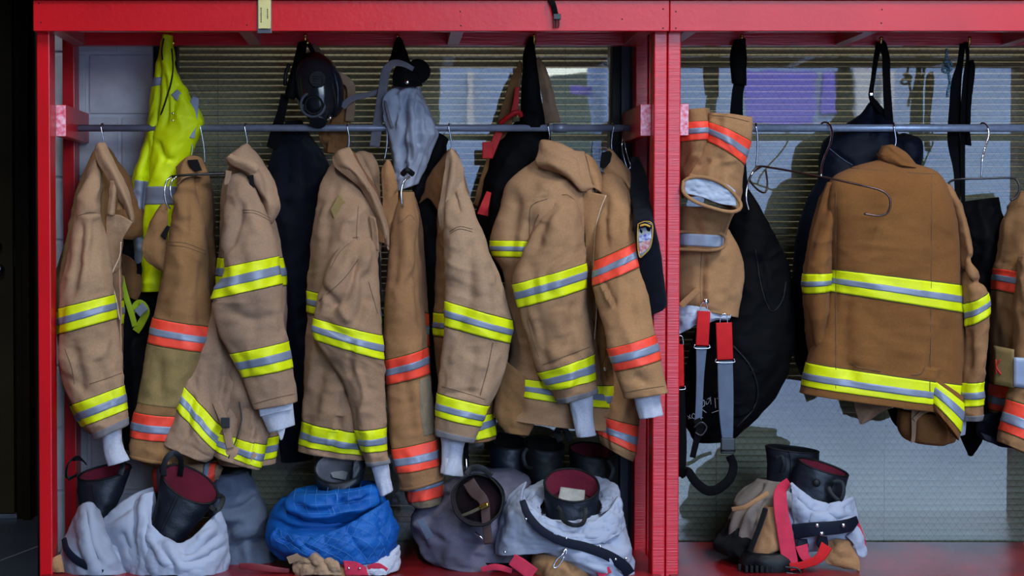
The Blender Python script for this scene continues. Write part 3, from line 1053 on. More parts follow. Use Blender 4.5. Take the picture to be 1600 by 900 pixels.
sheet('lapel', [[(167, 337, .17), (186, 336, .16), (208, 347, .15)], [(166, 362, .18), (184, 358, .165), (199, 360, .15)], [(168, 392, .19), (180, 385, .18), (189, 380, .165)],
                [(170, 430, .2), (180, 425, .19), (187, 420, .18)]], M['tan_a'], c, seed=7, fold=.002)
sheet('storm_flap', [[(176, 395, .2), (187, 385, .18)], [(176, 430, .2), (187, 430, .18)], [(180, 470, .2), (189, 470, .18)], [(182, 540, .2), (189, 540, .18)], [(183, 600, .21), (187, 600, .19)]],
      M['tan_a'], c, nv=10, seed=8, fold=.002)
tubep('zip_edge', [(189, 378, .16), (187, 400, .165), (176, 425, .17), (175, 440, .17), (182, 470, .17), (187, 500, .17)], .0018, M['thread_light'], c, seg=6)

# ------------------------------------------------------------------ coat 2 (orange, second)
c = garment('turnout_coat', 'brown turnout coat with orange bands and olive elbow patch, second from the left post', 'coat', 250, 725, 0.2, CG)
sl = Loft([(284, 268, 306, 262, .33, .02), (279, 292, 304, 288, .29, .04), (270, 335, 316, 335, .25, .055), (263, 380, 324, 392, .23, .062), (254, 440, 328, 445, .22, .064),
           (241, 496, 332, 511, .21, .064), (232, 535, 322, 549, .2, .062), (222, 590, 302, 600, .2, .058), (212, 642, 288, 650, .2, .054), (205, 681, 280, 689, .2, .052),
           (203, 700, 276, 712, .2, .052), (204, 713, 272, 726, .2, .05)], seed=11, fold=.005, fs=.04,
          creases=[([(300, 300), (300, 360), (290, 400)], 8, 5), ([(322, 396), (315, 470), (318, 520)], 8, 6), ([(275, 300), (292, 345)], 8, -5), ([(245, 560), (250, 620)], 9, 4)])
loft_obj('sleeve', sl, M['tan_b'], c)
tape(sl, 5, 6, c, 'tape_orange'); tape(sl, 8, 9, c, 'tape_orange')
band(sl, 6.03, 7.7, M['olive_patch'], c, 'elbow_patch', off=.0012)
band(sl, 10.6, 11, M['tan_b'], c, 'cuff_hem', off=.0016)
seams(sl, [[(264, 378), (290, 380), (322, 392)], [(263, 383), (290, 386), (321, 397)], [(240, 545), (232, 590), (222, 635)]], c, 'thread_dark')
body = Loft([(286, 262, 318, 258, .38, .02), (275, 300, 330, 300, .38, .06), (262, 400, 336, 400, .38, .1), (250, 480, 336, 490, .37, .1), (238, 540, 336, 560, .36, .09), (225, 640, 330, 660, .34, .08), (215, 720, 320, 740, .33, .07)],
            seed=12, fold=.006)
loft_obj('body', body, M['tan_b'], c)
tape(body, 3.6, 4.2, c, 'tape_orange')
sheet('storm_flap', [[(262, 322, .24), (256, 318, .235), (250, 322, .24)], [(262, 350, .22), (245, 342, .21), (232, 358, .22)], [(262, 385, .215), (243, 378, .205), (223, 385, .22)],
                     [(262, 412, .22), (246, 405, .21), (229, 407, .225)], [(262, 424, .225), (256, 423, .22), (250, 420, .23)]], M['tan_b'], c, seed=13, thick=.006)
sheet('velcro_patch', [[(261, 352, .2), (266, 354, .2)], [(251, 368, .2), (259, 375, .2)]], M['velcro_black'], c, nu=8, nv=8, fold=.001)
sheet('collar', [[(277, 262, .3), (290, 247, .28), (303, 243, .28), (314, 247, .29), (321, 258, .31)], [(277, 275, .28), (284, 262, .26), (293, 256, .27), (306, 262, .28), (322, 268, .3)],
                 [(276, 288, .27), (284, 280, .25), (292, 276, .255), (304, 274, .27), (318, 276, .3)]], M['tan_b'], c, edge='rb', edge_mat=M['tan_edge'], thick=.006, seed=14)
sheet('velcro_tab', [[(293, 250, .262), (309, 249, .262)], [(296, 260, .262), (314, 262, .262)], [(306, 268, .262), (316, 266, .262)]], M['velcro_black'], c, nu=10, nv=10, fold=.0005)

# ------------------------------------------------------------------ coat 3
c = garment('turnout_coat', 'tan turnout coat with yellow bands, third from the left post, skirt flaring to the left', 'coat', 350, 730, 0.2, CG)
body = Loft([(368, 236, 392, 236, .33, .03), (350, 290, 412, 290, .32, .08), (346, 340, 426, 340, .31, .11), (342, 400, 440, 400, .3, .12), (338, 460, 446, 460, .29, .12), (335, 520, 446, 520, .28, .12),
             (332, 580, 444, 590, .27, .12), (335, 640, 438, 645, .27, .11), (342, 680, 434, 680, .27, .1), (342, 716, 432, 712, .27, .1), (345, 724, 431, 722, .27, .1)], seed=21, fold=.007)
loft_obj('body', body, M['tan_c'], c)
tape(body, 8, 9, c)
tape(body, 3.05, 3.75, c)
fl_ = Loft([(333, 474, 392, 500, .2, .03), (318, 522, 388, 556, .19, .032), (301, 562, 378, 610, .18, .034), (286, 600, 352, 672, .17, .034), (275, 636, 338, 704, .16, .036), (262, 676, 330, 716, .16, .036), (256, 695, 322, 722, .16, .036)],
           seed=22, fold=.005, creases=[([(350, 490), (352, 560), (345, 640)], 5, 8), ([(372, 520), (372, 600), (362, 650)], 5, 9), ([(330, 560), (310, 640)], 8, 4), ([(300, 610), (292, 690)], 8, 5)])
loft_obj('skirt_flap', fl_, M['tan_c'], c)
tape(fl_, 3, 4, c)
fr = Loft([(346, 540, 420, 540, .21, .03), (345, 600, 428, 605, .2, .035), (344, 650, 425, 660, .18, .038), (343, 677, 415, 694, .17, .04), (335, 702, 408, 730, .16, .04), (334, 712, 404, 734, .16, .04)],
          seed=23, fold=.006, creases=[([(378, 560), (370, 640), (362, 720)], 5, 9), ([(402, 600), (396, 680), (388, 728)], 5, 7, 's')])
loft_obj('skirt_front', fr, M['tan_c'], c)
tape(fr, 3, 4, c)
strap('closure_strap', [(338, 628, .14), (345, 645, .125), (353, 668, .118), (360, 700, .112)], [13, 13, 13, 12], M['tan_c'], c, thick=.004)
tubep('drawcord', [(374, 628, .135), (377, 655, .128), (370, 684, .122), (357, 716, .118)], .002, M['black_rubber'] if 'black_rubber' in M else M['buckle_black'], c, seg=6)
b_ = box('strap_buckle', *(list(PXX(a, .11) for a in (345, 359)) + [.098, .108, PZZ(668, .11), PZZ(652, .11)]), M['buckle_black'], c, bev=.002)
sl = Loft([(356, 275, 384, 268, .26, .03), (352, 305, 402, 300, .22, .05), (350, 345, 420, 345, .18, .06), (347, 385, 430, 380, .15, .064), (352, 418, 433, 401, .13, .065), (336, 466, 440, 443, .12, .065), (332, 482, 441, 478, .12, .064),
           (342, 522, 445, 512, .12, .062), (359, 553, 451, 533, .12, .058), (379, 589, 457, 574, .12, .054), (388, 618, 462, 604, .12, .052), (397, 639, 465, 627, .12, .05)],
          seed=24, fold=.005, fs=.04,
          creases=[([(352, 480), (395, 500), (430, 490)], 8, 4), ([(350, 400), (365, 370), (380, 320)], 6, 7), ([(382, 300), (395, 350), (420, 380)], 7, -5), ([(400, 480), (395, 530)], 9, 4), ([(345, 440), (338, 470)], 8, -6)])
loft_obj('sleeve', sl, M['tan_c'], c)
tape(sl, 4, 5, c); tape(sl, 8, 9, c)
seams(sl, [[(379, 328), (400, 330), (424, 342)], [(380, 332), (400, 334), (424, 346)], [(394, 632), (430, 622), (463, 615)]], c)
wristlet([(405, 632, 456, 622, .12, .036), (408, 648, 458, 636, .12, .03), (414, 662, 459, 652, .12, .028), (420, 676, 460, 664, .12, .026)], c, 5)
sheet('cuff_fold', [[(405, 640, .095), (430, 634, .085), (458, 628, .095)], [(407, 651, .093), (432, 645, .082), (457, 640, .093)]], M['knit_white'], c, nu=10, nv=24, thick=.006, fold=.002)
sheet('wristlet_tag', [[(432, 672, .1), (446, 668, .1)], [(436, 680, .1), (444, 678, .1)], [(438, 688, .1), (441, 687, .1)]], M['knit_white'], c, nu=8, nv=6, thick=.002)
sheet('collar', [[(353, 248, .27), (362, 240, .25), (376, 230, .25), (386, 226, .27), (394, 234, .29)], [(356, 256, .25), (370, 250, .22), (386, 248, .22), (402, 252, .24), (416, 264, .27)],
                 [(368, 262, .25), (384, 262, .215), (400, 268, .21), (416, 280, .23), (430, 288, .26)], [(392, 276, .25), (402, 290, .21), (414, 302, .2), (426, 312, .22), (436, 318, .25)],
                 [(404, 296, .25), (412, 310, .22), (420, 326, .21), (428, 334, .22), (434, 332, .25)], [(410, 318, .25), (416, 336, .23), (420, 348, .22), (424, 348, .23), (428, 340, .25)]], M['tan_c'], c, edge='rb', edge_mat=M['tan_edge'], thick=.007, seed=25,
      creases=[([(375, 238), (405, 262), (416, 290), (417, 330)], 5, 6)])
sheet('collar_roll', [[(353, 246, .235), (357, 244, .22), (360, 243, .235)], [(362, 257, .22), (368, 250, .205), (372, 244, .22)], [(378, 264, .21), (386, 256, .195), (390, 248, .21)], [(396, 274, .21), (402, 266, .2), (404, 258, .21)]], M['tan_f'], c, nv=16, thick=.008, seed=26)
sheet('collar_tab', [[(353, 266, .23), (362, 268, .23)], [(350, 290, .225), (360, 288, .225)]], M['tan_c'], c, nu=10, nv=8, thick=.005)
sheet('neck_label', [[(388, 274, .2), (396, 273, .2)], [(391, 296, .2), (397, 297, .2)]], M['velcro_black'], c, nu=8, nv=8, fold=.0005)

# ------------------------------------------------------------------ coat 4
c = garment('turnout_coat', 'tan turnout coat with yellow bands and creased sleeve, beside the face mask', 'coat', 540, 720, 0.2, CG)
body = Loft([(524, 246, 562, 240, .33, .03), (504, 284, 586, 290, .3, .08), (496, 320, 596, 330, .27, .12), (489, 360, 597, 370, .26, .13), (485, 410, 594, 410, .25, .13), (482, 454, 594, 470, .25, .13), (481, 487, 596, 505, .25, .13),
             (478, 540, 600, 550, .25, .13), (475, 600, 600, 600, .25, .12), (471, 656, 590, 676, .25, .12), (467, 692, 584, 708, .25, .11), (466, 703, 582, 716, .25, .11)], seed=31, fold=.007, fs=.04,
            creases=[([(527, 270), (512, 330), (505, 400)], 9, 6), ([(545, 345), (548, 375)], 5, 4), ([(545, 600), (530, 680)], 6, 10), ([(535, 640), (512, 700)], 5, 8, 's'), ([(500, 560), (495, 640)], 10, 6)])
loft_obj('body', body, M['tan_d'], c)
tape(body, 5, 6, c); tape(body, 9, 10, c)
sl = Loft([(538, 374, 584, 372, .17, .03), (518, 402, 588, 398, .14, .05), (504, 440, 591, 440, .13, .058), (495, 470, 594, 482, .13, .058), (492, 497, 598, 524, .13, .058), (492, 529, 600, 561, .13, .056), (520, 572, 601, 586, .13, .052),
           (543, 615, 602, 622, .13, .048), (556, 671, 602, 667, .13, .046), (566, 704, 604, 702, .13, .044), (575, 727, 610, 722, .13, .042)], seed=32, fold=.006,
          creases=[([(560, 400), (542, 460), (512, 486)], 6, 9), ([(570, 420), (566, 480), (552, 512)], 7, 10), ([(505, 500), (530, 520), (548, 524)], 6, 7), ([(548, 530), (548, 590)], 5, 9),
                   ([(528, 470), (545, 505)], 7, -8), ([(580, 420), (575, 480)], 6, 6), ([(505, 450), (530, 478)], 6, 7)])
loft_obj('sleeve', sl, M['tan_d'], c)
tape(sl, 4, 5, c); tape(sl, 8, 9, c)
seams(sl, [[(514, 418), (526, 392), (546, 374), (560, 370)], [(516, 420), (530, 395), (548, 378)], [(498, 470), (535, 438), (560, 405)], [(576, 440), (590, 490)]], c)
seams(body, [[(560, 322), (558, 345), (557, 372)], [(557, 372), (570, 388), (584, 388)]], c)
band(sl, 9.7, 10, M['cuff_grey'], c, 'cuff_trim')
wristlet([(580, 722, 606, 718, .13, .026), (584, 742, 608, 738, .13, .024), (590, 762, 612, 754, .13, .024), (594, 776, 614, 766, .13, .024)], c, 7)
sheet('velcro_patch', [[(530, 303, .17), (542, 318, .168)], [(516, 328, .16), (522, 343, .158)]], M['olive_patch'], c, nu=10, nv=10, fold=.0005, thick=.003)
sheet('far_collar', [[(552, 240, .34), (566, 236, .33), (580, 240, .34)], [(562, 262, .33), (578, 256, .31), (590, 262, .33)], [(576, 290, .33), (586, 285, .32), (593, 290, .33)], [(584, 318, .33), (590, 316, .33), (594, 320, .34)]], M['tan_d'], c, thick=.006, seed=33)
sheet('collar', [[(521, 246, .25), (530, 236, .23), (545, 231, .25)], [(524, 262, .22), (540, 255, .19), (556, 250, .22)], [(545, 277, .2), (558, 272, .17), (572, 280, .2)], [(565, 296, .19), (576, 296, .16), (588, 305, .19)],
                 [(580, 325, .19), (590, 325, .16), (600, 335, .19)], [(592, 355, .19), (600, 355, .165), (606, 362, .19)], [(602, 384, .19), (606, 386, .18), (608, 390, .19)]], M['tan_d'], c, edge='rb', edge_mat=M['tan_edge'], thick=.007, seed=34, creases=[([(528, 262), (545, 266), (560, 282)], 4, 5)])
sheet('collar_lining', [[(545, 231, .255), (556, 240, .26)], [(556, 252, .225), (566, 262, .25)], [(575, 284, .21), (586, 292, .24)], [(588, 308, .2), (594, 318, .23)]], M['tan_inner'], c, nv=10)
sheet('collar_tab', [[(577, 336, .16), (586, 340, .15)], [(581, 362, .155), (590, 362, .145)], [(583, 392, .155), (592, 392, .148)]], M['tan_d'], c, nu=14, nv=10, thick=.006)
sheet('collar_tab', [[(590, 350, .18), (600, 362, .175)], [(591, 378, .18), (601, 380, .175)]], M['tan_inner'], c, nu=14, nv=10, thick=.006)
strap('zip_tape', [(591, 394, .18), (593, 420, .18), (594, 460, .18)], 5, M['lining_dark'], c)

# ------------------------------------------------------------------ coat 5
c = garment('turnout_coat', 'brown turnout coat with orange bands, narrow between two yellow-banded coats', 'coat', 650, 790, 0.22, CG)
body = Loft([(626, 300, 646, 300, .34, .03), (618, 340, 656, 340, .34, .07), (608, 400, 664, 420, .33, .1), (604, 460, 668, 490, .32, .1), (604, 500, 670, 540, .32, .1), (606, 580, 674, 600, .32, .1), (612, 660, 684, 670, .31, .09), (620, 720, 690, 720, .3, .08), (632, 765, 692, 756, .28, .06), (640, 786, 690, 782, .27, .05)],
            seed=41, fold=.005)
loft_obj('body', body, M['tan_e'], c)
tape(body, 3, 4, c, 'tape_orange')
sl = Loft([(626, 302, 640, 302, .27, .025), (614, 350, 650, 345, .24, .045), (606, 410, 656, 405, .22, .055), (602, 460, 660, 455, .21, .058), (601, 510, 664, 505, .21, .058), (603, 562, 667, 543, .21, .056), (604, 600, 670, 583, .21, .055),
           (607, 650, 676, 640, .2, .054), (612, 700, 683, 685, .2, .052), (621, 737, 686, 726, .19, .05), (624, 755, 690, 742, .19, .048), (626, 767, 692, 748, .19, .046)], seed=42, fold=.005, fs=.035,
          creases=[([(650, 360), (655, 440), (660, 520)], 5, 7), ([(622, 380), (615, 450)], 8, 5), ([(640, 620), (645, 680)], 9, 5), ([(630, 330), (640, 420)], 8, -5)])
loft_obj('sleeve', sl, M['tan_e'], c)
tape(sl, 5, 6, c, 'tape_orange'); tape(sl, 8, 9, c, 'tape_orange')
band(sl, 6.1, 7.75, M['grey_patch'], c, 'elbow_patch', th=np.linspace(-0.3, 1.1, 30), off=.0014)
band(sl, 10.5, 11, M['tan_e'], c, 'cuff_hem', off=.002)
seams(sl, [[(626, 348), (640, 336), (648, 344)], [(655, 590), (660, 640), (668, 676)]], c)
lin = Loft([(634, 756, 690, 744, .2, .035), (636, 764, 692, 752, .2, .036), (639, 784, 691, 774, .2, .036), (650, 793, 686, 788, .2, .03)], seed=43, fold=.004)
loft_obj('inner_cuff', lin, M['grey_patch'], c)
tape(lin, 0.9, 2, c, 'tape_orange', mid=(.0, .3))
sheet('storm_flap', [[(597, 262, .27), (604, 250, .26), (610, 252, .27)], [(598, 300, .25), (608, 292, .24), (620, 285, .25)], [(599, 340, .24), (610, 335, .23), (622, 318, .24)], [(606, 378, .24), (612, 372, .235), (620, 352, .24)]], M['tan_e'], c, seed=44, thick=.006)

# ------------------------------------------------------------------ coat 6
c = garment('turnout_coat', 'tan turnout coat with yellow bands and long white wristlet, under the grey hood', 'coat', 720, 745, 0.2, CG)
body = Loft([(700, 236, 712, 236, .36, .02), (690, 290, 728, 290, .36, .06), (684, 350, 745, 350, .35, .1), (681, 420, 765, 420, .34, .11), (679, 488, 780, 490, .33, .12), (679, 523, 782, 525, .33, .12), (682, 580, 782, 580, .32, .11), (700, 640, 774, 634, .3, .1), (712, 668, 770, 655, .29, .09),
             (722, 690, 772, 684, .28, .08)], seed=51, fold=.006)
loft_obj('body', body, M['tan_b'], c)
tape(body, 4, 5, c); tape(body, 7.3, 8.8, c)
sl = Loft([(702, 276, 722, 270, .25, .028), (698, 305, 730, 300, .22, .044), (696, 345, 745, 345, .18, .056), (695, 390, 762, 388, .16, .062), (695, 430, 782, 438, .15, .064), (695, 470, 798, 500, .14, .064), (694, 508, 795, 535, .14, .062), (688, 560, 786, 585, .14, .06),
           (684, 614, 766, 634, .14, .056), (682, 649, 752, 665, .14, .053), (681, 668, 744, 682, .14, .05), (681, 680, 740, 690, .14, .05)], seed=52, fold=.006, fs=.036,
          creases=[([(735, 370), (735, 440), (738, 480)], 10, 9), ([(712, 360), (705, 440)], 9, -5), ([(740, 540), (735, 590), (728, 625)], 10, 8), ([(705, 300), (720, 335)], 6, 6), ([(765, 440), (780, 490)], 6, 5), ([(768, 560), (752, 600), (745, 620)], 5, 5), ([(700, 615), (745, 612)], 5, 4)])
loft_obj('sleeve', sl, M['tan_f'], c)
tape(sl, 5, 6, c); tape(sl, 8, 9, c)
band(sl, 10.05, 11, M['cuff_grey'], c, 'cuff_trim')
seams(sl, [[(702, 362), (718, 354), (738, 358)], [(703, 365), (718, 358), (738, 362)], [(770, 535), (762, 575), (750, 618)], [(690, 604), (720, 612), (758, 624)]], c)
wristlet([(688, 682, 728, 686, .14, .032), (690, 700, 724, 702, .14, .028), (690, 722, 722, 724, .14, .028), (688, 739, 723, 744, .14, .028)], c, 9)
sheet('far_front_panel', [[(702, 234, .32), (696, 240, .34), (690, 246, .36)], [(697, 258, .3), (682, 262, .33), (670, 278, .36)], [(690, 290, .3), (676, 286, .33), (664, 300, .37)], [(686, 330, .3), (670, 310, .34), (655, 318, .38)]], M['tan_inner'], c, seed=53)
sheet('collar', [[(700, 240, .23), (705, 232, .22), (709, 236, .23)], [(696, 262, .21), (708, 254, .19), (719, 256, .21)], [(691, 290, .2), (706, 284, .175), (724, 274, .2)], [(686, 325, .2), (696, 318, .18), (714, 300, .19)], [(688, 352, .2), (693, 345, .185), (702, 325, .19)], [(695, 366, .2), (697, 362, .19), (700, 352, .195)]],
      M['tan_f'], c, edge='rb', edge_mat=M['tan_edge'], thick=.007, seed=54, creases=[([(706, 240), (696, 290), (692, 340)], 4, 6)])

# ------------------------------------------------------------------ coat 7
c = garment('turnout_coat', 'broad tan turnout coat with yellow bands, pocket slit on its chest, beside the pipe coupling', 'coat', 850, 680, 0.2, CG)
body = Loft([(840, 248, 906, 256, .3, .05), (808, 270, 926, 280, .27, .09), (790, 290, 930, 300, .25, .12), (782, 325, 930, 330, .24, .13), (772, 355, 930, 355, .24, .13), (767, 376, 930, 378, .24, .13), (770, 400, 930, 404, .24, .13), (785, 430, 932, 440, .25, .13), (796, 500, 934, 500, .26, .12),
             (796, 560, 950, 560, .27, .12), (784, 586, 960, 602, .26, .12), (782, 612, 962, 636, .25, .12), (770, 640, 955, 662, .25, .11), (768, 650, 950, 672, .25, .11)], seed=61, fold=.006, fs=.05,
            creases=[([(832, 330), (826, 380), (828, 430)], 7, 10), ([(840, 262), (860, 275), (900, 270)], 6, 5), ([(808, 300), (800, 360), (800, 420)], 9, 7), ([(830, 320), (845, 310), (856, 310)], 3, 5), ([(840, 285), (870, 290)], 10, -5), ([(815, 600), (808, 650)], 7, 8)])
loft_obj('body', body, M['tan_g'], c)
tape(body, 5, 6, c); tape(body, 10, 11, c)
tl = Loft([(786, 560, 836, 600, .2, .03), (778, 600, 836, 630, .2, .03), (772, 646, 834, 660, .2, .03), (790, 676, 826, 680, .2, .025)], seed=62, fold=.005, power=2)
loft_obj('skirt_flap', tl, M['tan_b'], c)
sl = Loft([(868, 306, 898, 308, .14, .025), (845, 340, 906, 338, .12, .05), (824, 380, 912, 374, .11, .062), (807, 418, 914, 395, .105, .066), (802, 444, 914, 411, .1, .066), (810, 480, 916, 449, .1, .066), (820, 520, 920, 495, .1, .064), (833, 560, 926, 532, .1, .06),
           (841, 582, 928, 552, .1, .058), (859, 609, 930, 592, .1, .054), (866, 622, 932, 604, .1, .052), (872, 631, 933, 612, .1, .05)], seed=63, fold=.006, fs=.036,
          creases=[([(885, 320), (880, 370), (876, 400)], 9, 5), ([(850, 345), (838, 390)], 8, 6), ([(845, 490), (850, 540), (856, 575)], 9, 6), ([(870, 480), (875, 530)], 10, -4), ([(895, 470), (897, 530)], 8, 5), ([(825, 500), (842, 555)], 4, 6), ([(850, 572), (905, 550)], 4, 4), ([(872, 304), (895, 312)], 3, 4)])
loft_obj('sleeve', sl, M['tan_g'], c)
tape(sl, 4, 5, c); tape(sl, 8, 9, c)
band(sl, 10.1, 11, M['cuff_grey'], c, 'cuff_trim')
seams(sl, [[(852, 330), (868, 310), (884, 304), (898, 312)], [(823, 500), (832, 530), (842, 558)], [(848, 570), (880, 558), (922, 542)]], c)
seams(body, [[(827, 370), (828, 330), (835, 318), (855, 311)], [(832, 372), (836, 348), (842, 335)], [(838, 256), (870, 262), (900, 276)]], c, 'thread_dark', .0014)
wristlet([(888, 622, 926, 612, .1, .03), (892, 642, 926, 634, .1, .027), (896, 662, 927, 656, .1, .026), (901, 683, 930, 680, .1, .026)], c, 11)
sheet('collar', [[(843, 226, .24), (848, 219, .23), (872, 224, .22), (896, 236, .22), (912, 238, .24)], [(842, 236, .22), (856, 236, .18), (878, 240, .165), (900, 252, .16), (918, 262, .18)], [(838, 254, .2), (858, 254, .155), (880, 262, .135), (902, 274, .13), (924, 288, .15)],
                 [(850, 262, .2), (868, 264, .155), (888, 276, .135), (906, 290, .125), (928, 292, .14)], [(880, 272, .19), (892, 280, .16), (902, 290, .14), (910, 298, .13), (920, 294, .14)]], M['tan_g'], c, edge='rb', edge_mat=M['tan_edge'], thick=.008, seed=64, fold=.002, creases=[([(850, 226), (880, 236), (905, 250)], 3, 4), ([(846, 242), (880, 255), (905, 275)], 8, 5), ([(902, 246), (912, 290)], 3, 4)])
sheet('far_collar', [[(914, 240, .24), (924, 246, .24), (934, 258, .25)], [(920, 262, .2), (932, 272, .2), (941, 285, .22)], [(924, 290, .19), (934, 298, .18), (942, 304, .2)]], M['tan_h'], c, thick=.006, seed=65)
sheet('lapel', [[(912, 302, .15), (926, 301, .14), (947, 305, .13)], [(912, 322, .15), (924, 320, .14), (938, 326, .135)], [(914, 350, .15), (922, 350, .14), (931, 352, .138)], [(916, 395, .15), (922, 395, .145), (928, 395, .14)], [(920, 450, .15), (925, 450, .148), (929, 450, .145)], [(924, 500, .16), (928, 500, .158), (931, 505, .155)]],
      M['tan_h'], c, nu=50, seed=66, fold=.0015)
tubep('zip_edge', [(947, 305, .128), (938, 328, .132), (931, 356, .135), (928, 400, .136), (927, 440, .138), (932, 480, .14), (929, 530, .14)], .0016, M['thread_light'], c, seg=6)
fp = Loft([(932, 440, 938, 440, .2, .02), (928, 490, 948, 500, .21, .03), (926, 540, 954, 560, .22, .03), (928, 601, 962, 602, .22, .035), (926, 636, 962, 640, .22, .035), (926, 650, 958, 652, .22, .03)], seed=67)
loft_obj('front_edge', fp, M['tan_b'], c)
tape(fp, 3, 4, c)
tubep('zipper', [(932, 480, .16), (940, 500, .16), (948, 530, .165), (946, 560, .165), (942, 575, .165)], .0022, M['brass'], c, seg=6)
ball('zip_pull', P(945, 577, .16), .006, M['zip_metal'], c, flat=.5)

# ------------------------------------------------------------------ coat 8
c = garment('turnout_coat', 'tan turnout coat with orange bands hanging beside the navy patch shirt', 'coat', 985, 720, 0.25, CG)
body = Loft([(944, 262, 975, 262, .36, .03), (938, 300, 992, 300, .36, .08), (936, 380, 996, 380, .35, .1), (938, 460, 1004, 460, .33, .1), (938, 540, 1008, 540, .32, .1), (935, 600, 1006, 612, .28, .09), (930, 646, 996, 664, .26, .08), (934, 677, 993, 706, .25, .075), (940, 694, 988, 720, .25, .07)],
            seed=71, fold=.006)
loft_obj('body', body, M['tan_h'], c)
tape(body, 6, 7, c, 'tape_orange')
sl = Loft([(944, 272, 966, 270, .27, .025), (936, 300, 980, 298, .22, .045), (931, 345, 988, 340, .15, .05), (929, 408, 994, 377, .07, .05), (927, 446, 1003, 413, .04, .05), (938, 490, 1012, 465, .0, .048), (948, 525, 1018, 502, -.03, .046), (951, 544, 1021, 523, -.04, .046), (961, 579, 1030, 561, -.045, .046),
           (968, 605, 1038, 592, -.045, .046), (976, 622, 1043, 612, -.045, .044)], seed=72, fold=.005, fs=.036,
          creases=[([(950, 300), (945, 350), (948, 385)], 7, 5), ([(940, 440), (960, 480)], 6, 6, 's'), ([(985, 430), (990, 500)], 9, 5), ([(965, 300), (975, 360)], 8, -4), ([(990, 585), (1010, 600)], 8, 5)])
loft_obj('sleeve', sl, M['tan_h'], c)
tape(sl, 3, 4, c, 'tape_orange'); tape(sl, 7, 8, c, 'tape_orange')
seams(sl, [[(974, 614), (1005, 608), (1040, 603)], [(980, 300), (986, 340)]], c)
wristlet([(990, 616, 1032, 608, -.045, .034), (993, 632, 1031, 624, -.045, .03), (996, 645, 1034, 640, -.045, .03), (999, 654, 1036, 648, -.045, .03)], c, 13)
sheet('collar', [[(940, 252, .3), (950, 234, .29), (960, 240, .3), (966, 248, .31)], [(942, 266, .27), (956, 258, .25), (972, 262, .25), (984, 270, .28)], [(950, 276, .26), (966, 272, .235), (980, 282, .23), (993, 298, .26)], [(966, 282, .26), (976, 290, .24), (988, 304, .225), (996, 322, .25)], [(978, 306, .27), (984, 318, .25), (990, 334, .24), (992, 346, .25)]],
      M['tan_h'], c, edge='rb', edge_mat=M['tan_edge'], thick=.007, seed=74, creases=[([(958, 250), (980, 290), (990, 330)], 4, 5)])
sheet('velcro_tab', [[(940, 238, .27), (952, 236, .265), (956, 240, .265)], [(938, 255, .265), (946, 258, .255), (953, 254, .255)], [(938, 262, .265), (942, 262, .26), (946, 261, .26)]], M['velcro_black'], c, nu=12, nv=12, fold=.0005)

# ------------------------------------------------------------------ coat 9 (seen from behind)
c = garment('turnout_coat', 'brown turnout coat with yellow bands seen from behind, alone in the right rack', 'coat', 1390, 690, 0.2, CG)
body = Loft([(1372, 250, 1422, 254, .25, .04), (1326, 264, 1460, 268, .24, .07), (1300, 282, 1476, 290, .23, .1), (1290, 320, 1486, 322, .22, .115), (1290, 370, 1496, 374, .22, .12), (1295, 421, 1500, 446, .22, .12), (1291, 454, 1504, 488, .22, .12), (1280, 510, 1505, 542, .22, .12),
             (1262, 567, 1504, 601, .22, .12), (1254, 602, 1503, 635, .22, .12), (1251, 614, 1501, 646, .22, .12)], seed=81, fold=.004, fs=.07, power=2.6,
            creases=[([(1456, 280), (1456, 440), (1454, 600)], 3, 5), ([(1306, 300), (1305, 430), (1306, 600)], 4, 5), ([(1325, 455), (1318, 520), (1325, 600)], 7, 6), ([(1410, 480), (1412, 560)], 14, -4), ([(1360, 480), (1362, 570)], 12, 4), ([(1480, 500), (1474, 600)], 6, 7), ([(1456, 500), (1460, 640)], 5, 8, 's'),
                     ([(1340, 300), (1400, 290)], 14, -4), ([(1330, 565), (1334, 605)], 5, 7)])
loft_obj('body', body, M['tan_j'], c)
tape(body, 5, 6, c); tape(body, 8, 9, c)
G9 = body.grid()
for s in ([(1456, 275), (1455, 440), (1453, 625)], [(1306, 300), (1306, 430), (1306, 610)], [(1330, 568), (1350, 576), (1430, 586), (1446, 572)], [(1328, 262), (1392, 268), (1462, 272)]):
    seam(body, s, c, 'thread_dark', .0012, G=G9)
la = Loft([(1292, 285, 1312, 290, .24, .03), (1278, 330, 1306, 335, .23, .05), (1266, 380, 1298, 385, .22, .055), (1257, 428, 1294, 427, .21, .058), (1257, 458, 1291, 455, .21, .058), (1260, 500, 1290, 500, .22, .055), (1266, 545, 1290, 550, .24, .05), (1275, 590, 1295, 590, .26, .04)], seed=82, fold=.005)
loft_obj('sleeve', la, M['tan_j'], c)
tape(la, 3, 4, c)
ra = Loft([(1470, 284, 1484, 292, .24, .03), (1480, 320, 1500, 325, .22, .05), (1490, 370, 1512, 375, .2, .058), (1498, 420, 1520, 420, .18, .06), (1503, 474, 1536, 456, .17, .06), (1506, 508, 1539, 488, .17, .058), (1504, 550, 1537, 545, .17, .056), (1500, 597, 1533, 594, .17, .052), (1500, 633, 1530, 630, .17, .05), (1502, 656, 1526, 655, .17, .048)],
          seed=83, fold=.006, creases=[([(1500, 420), (1515, 440), (1535, 440)], 5, 9), ([(1512, 400), (1530, 415)], 5, 6), ([(1515, 520), (1515, 580)], 6, 6)])
loft_obj('sleeve', ra, M['tan_e'], c)
tape(ra, 4, 5, c); tape(ra, 7, 8, c)
band(ra, 8.6, 9, M['cuff_grey'], c, 'cuff_trim')
wristlet([(1486, 652, 1508, 652, .2, .03), (1484, 668, 1508, 664, .2, .03), (1486, 680, 1506, 678, .2, .03)], c, 15)
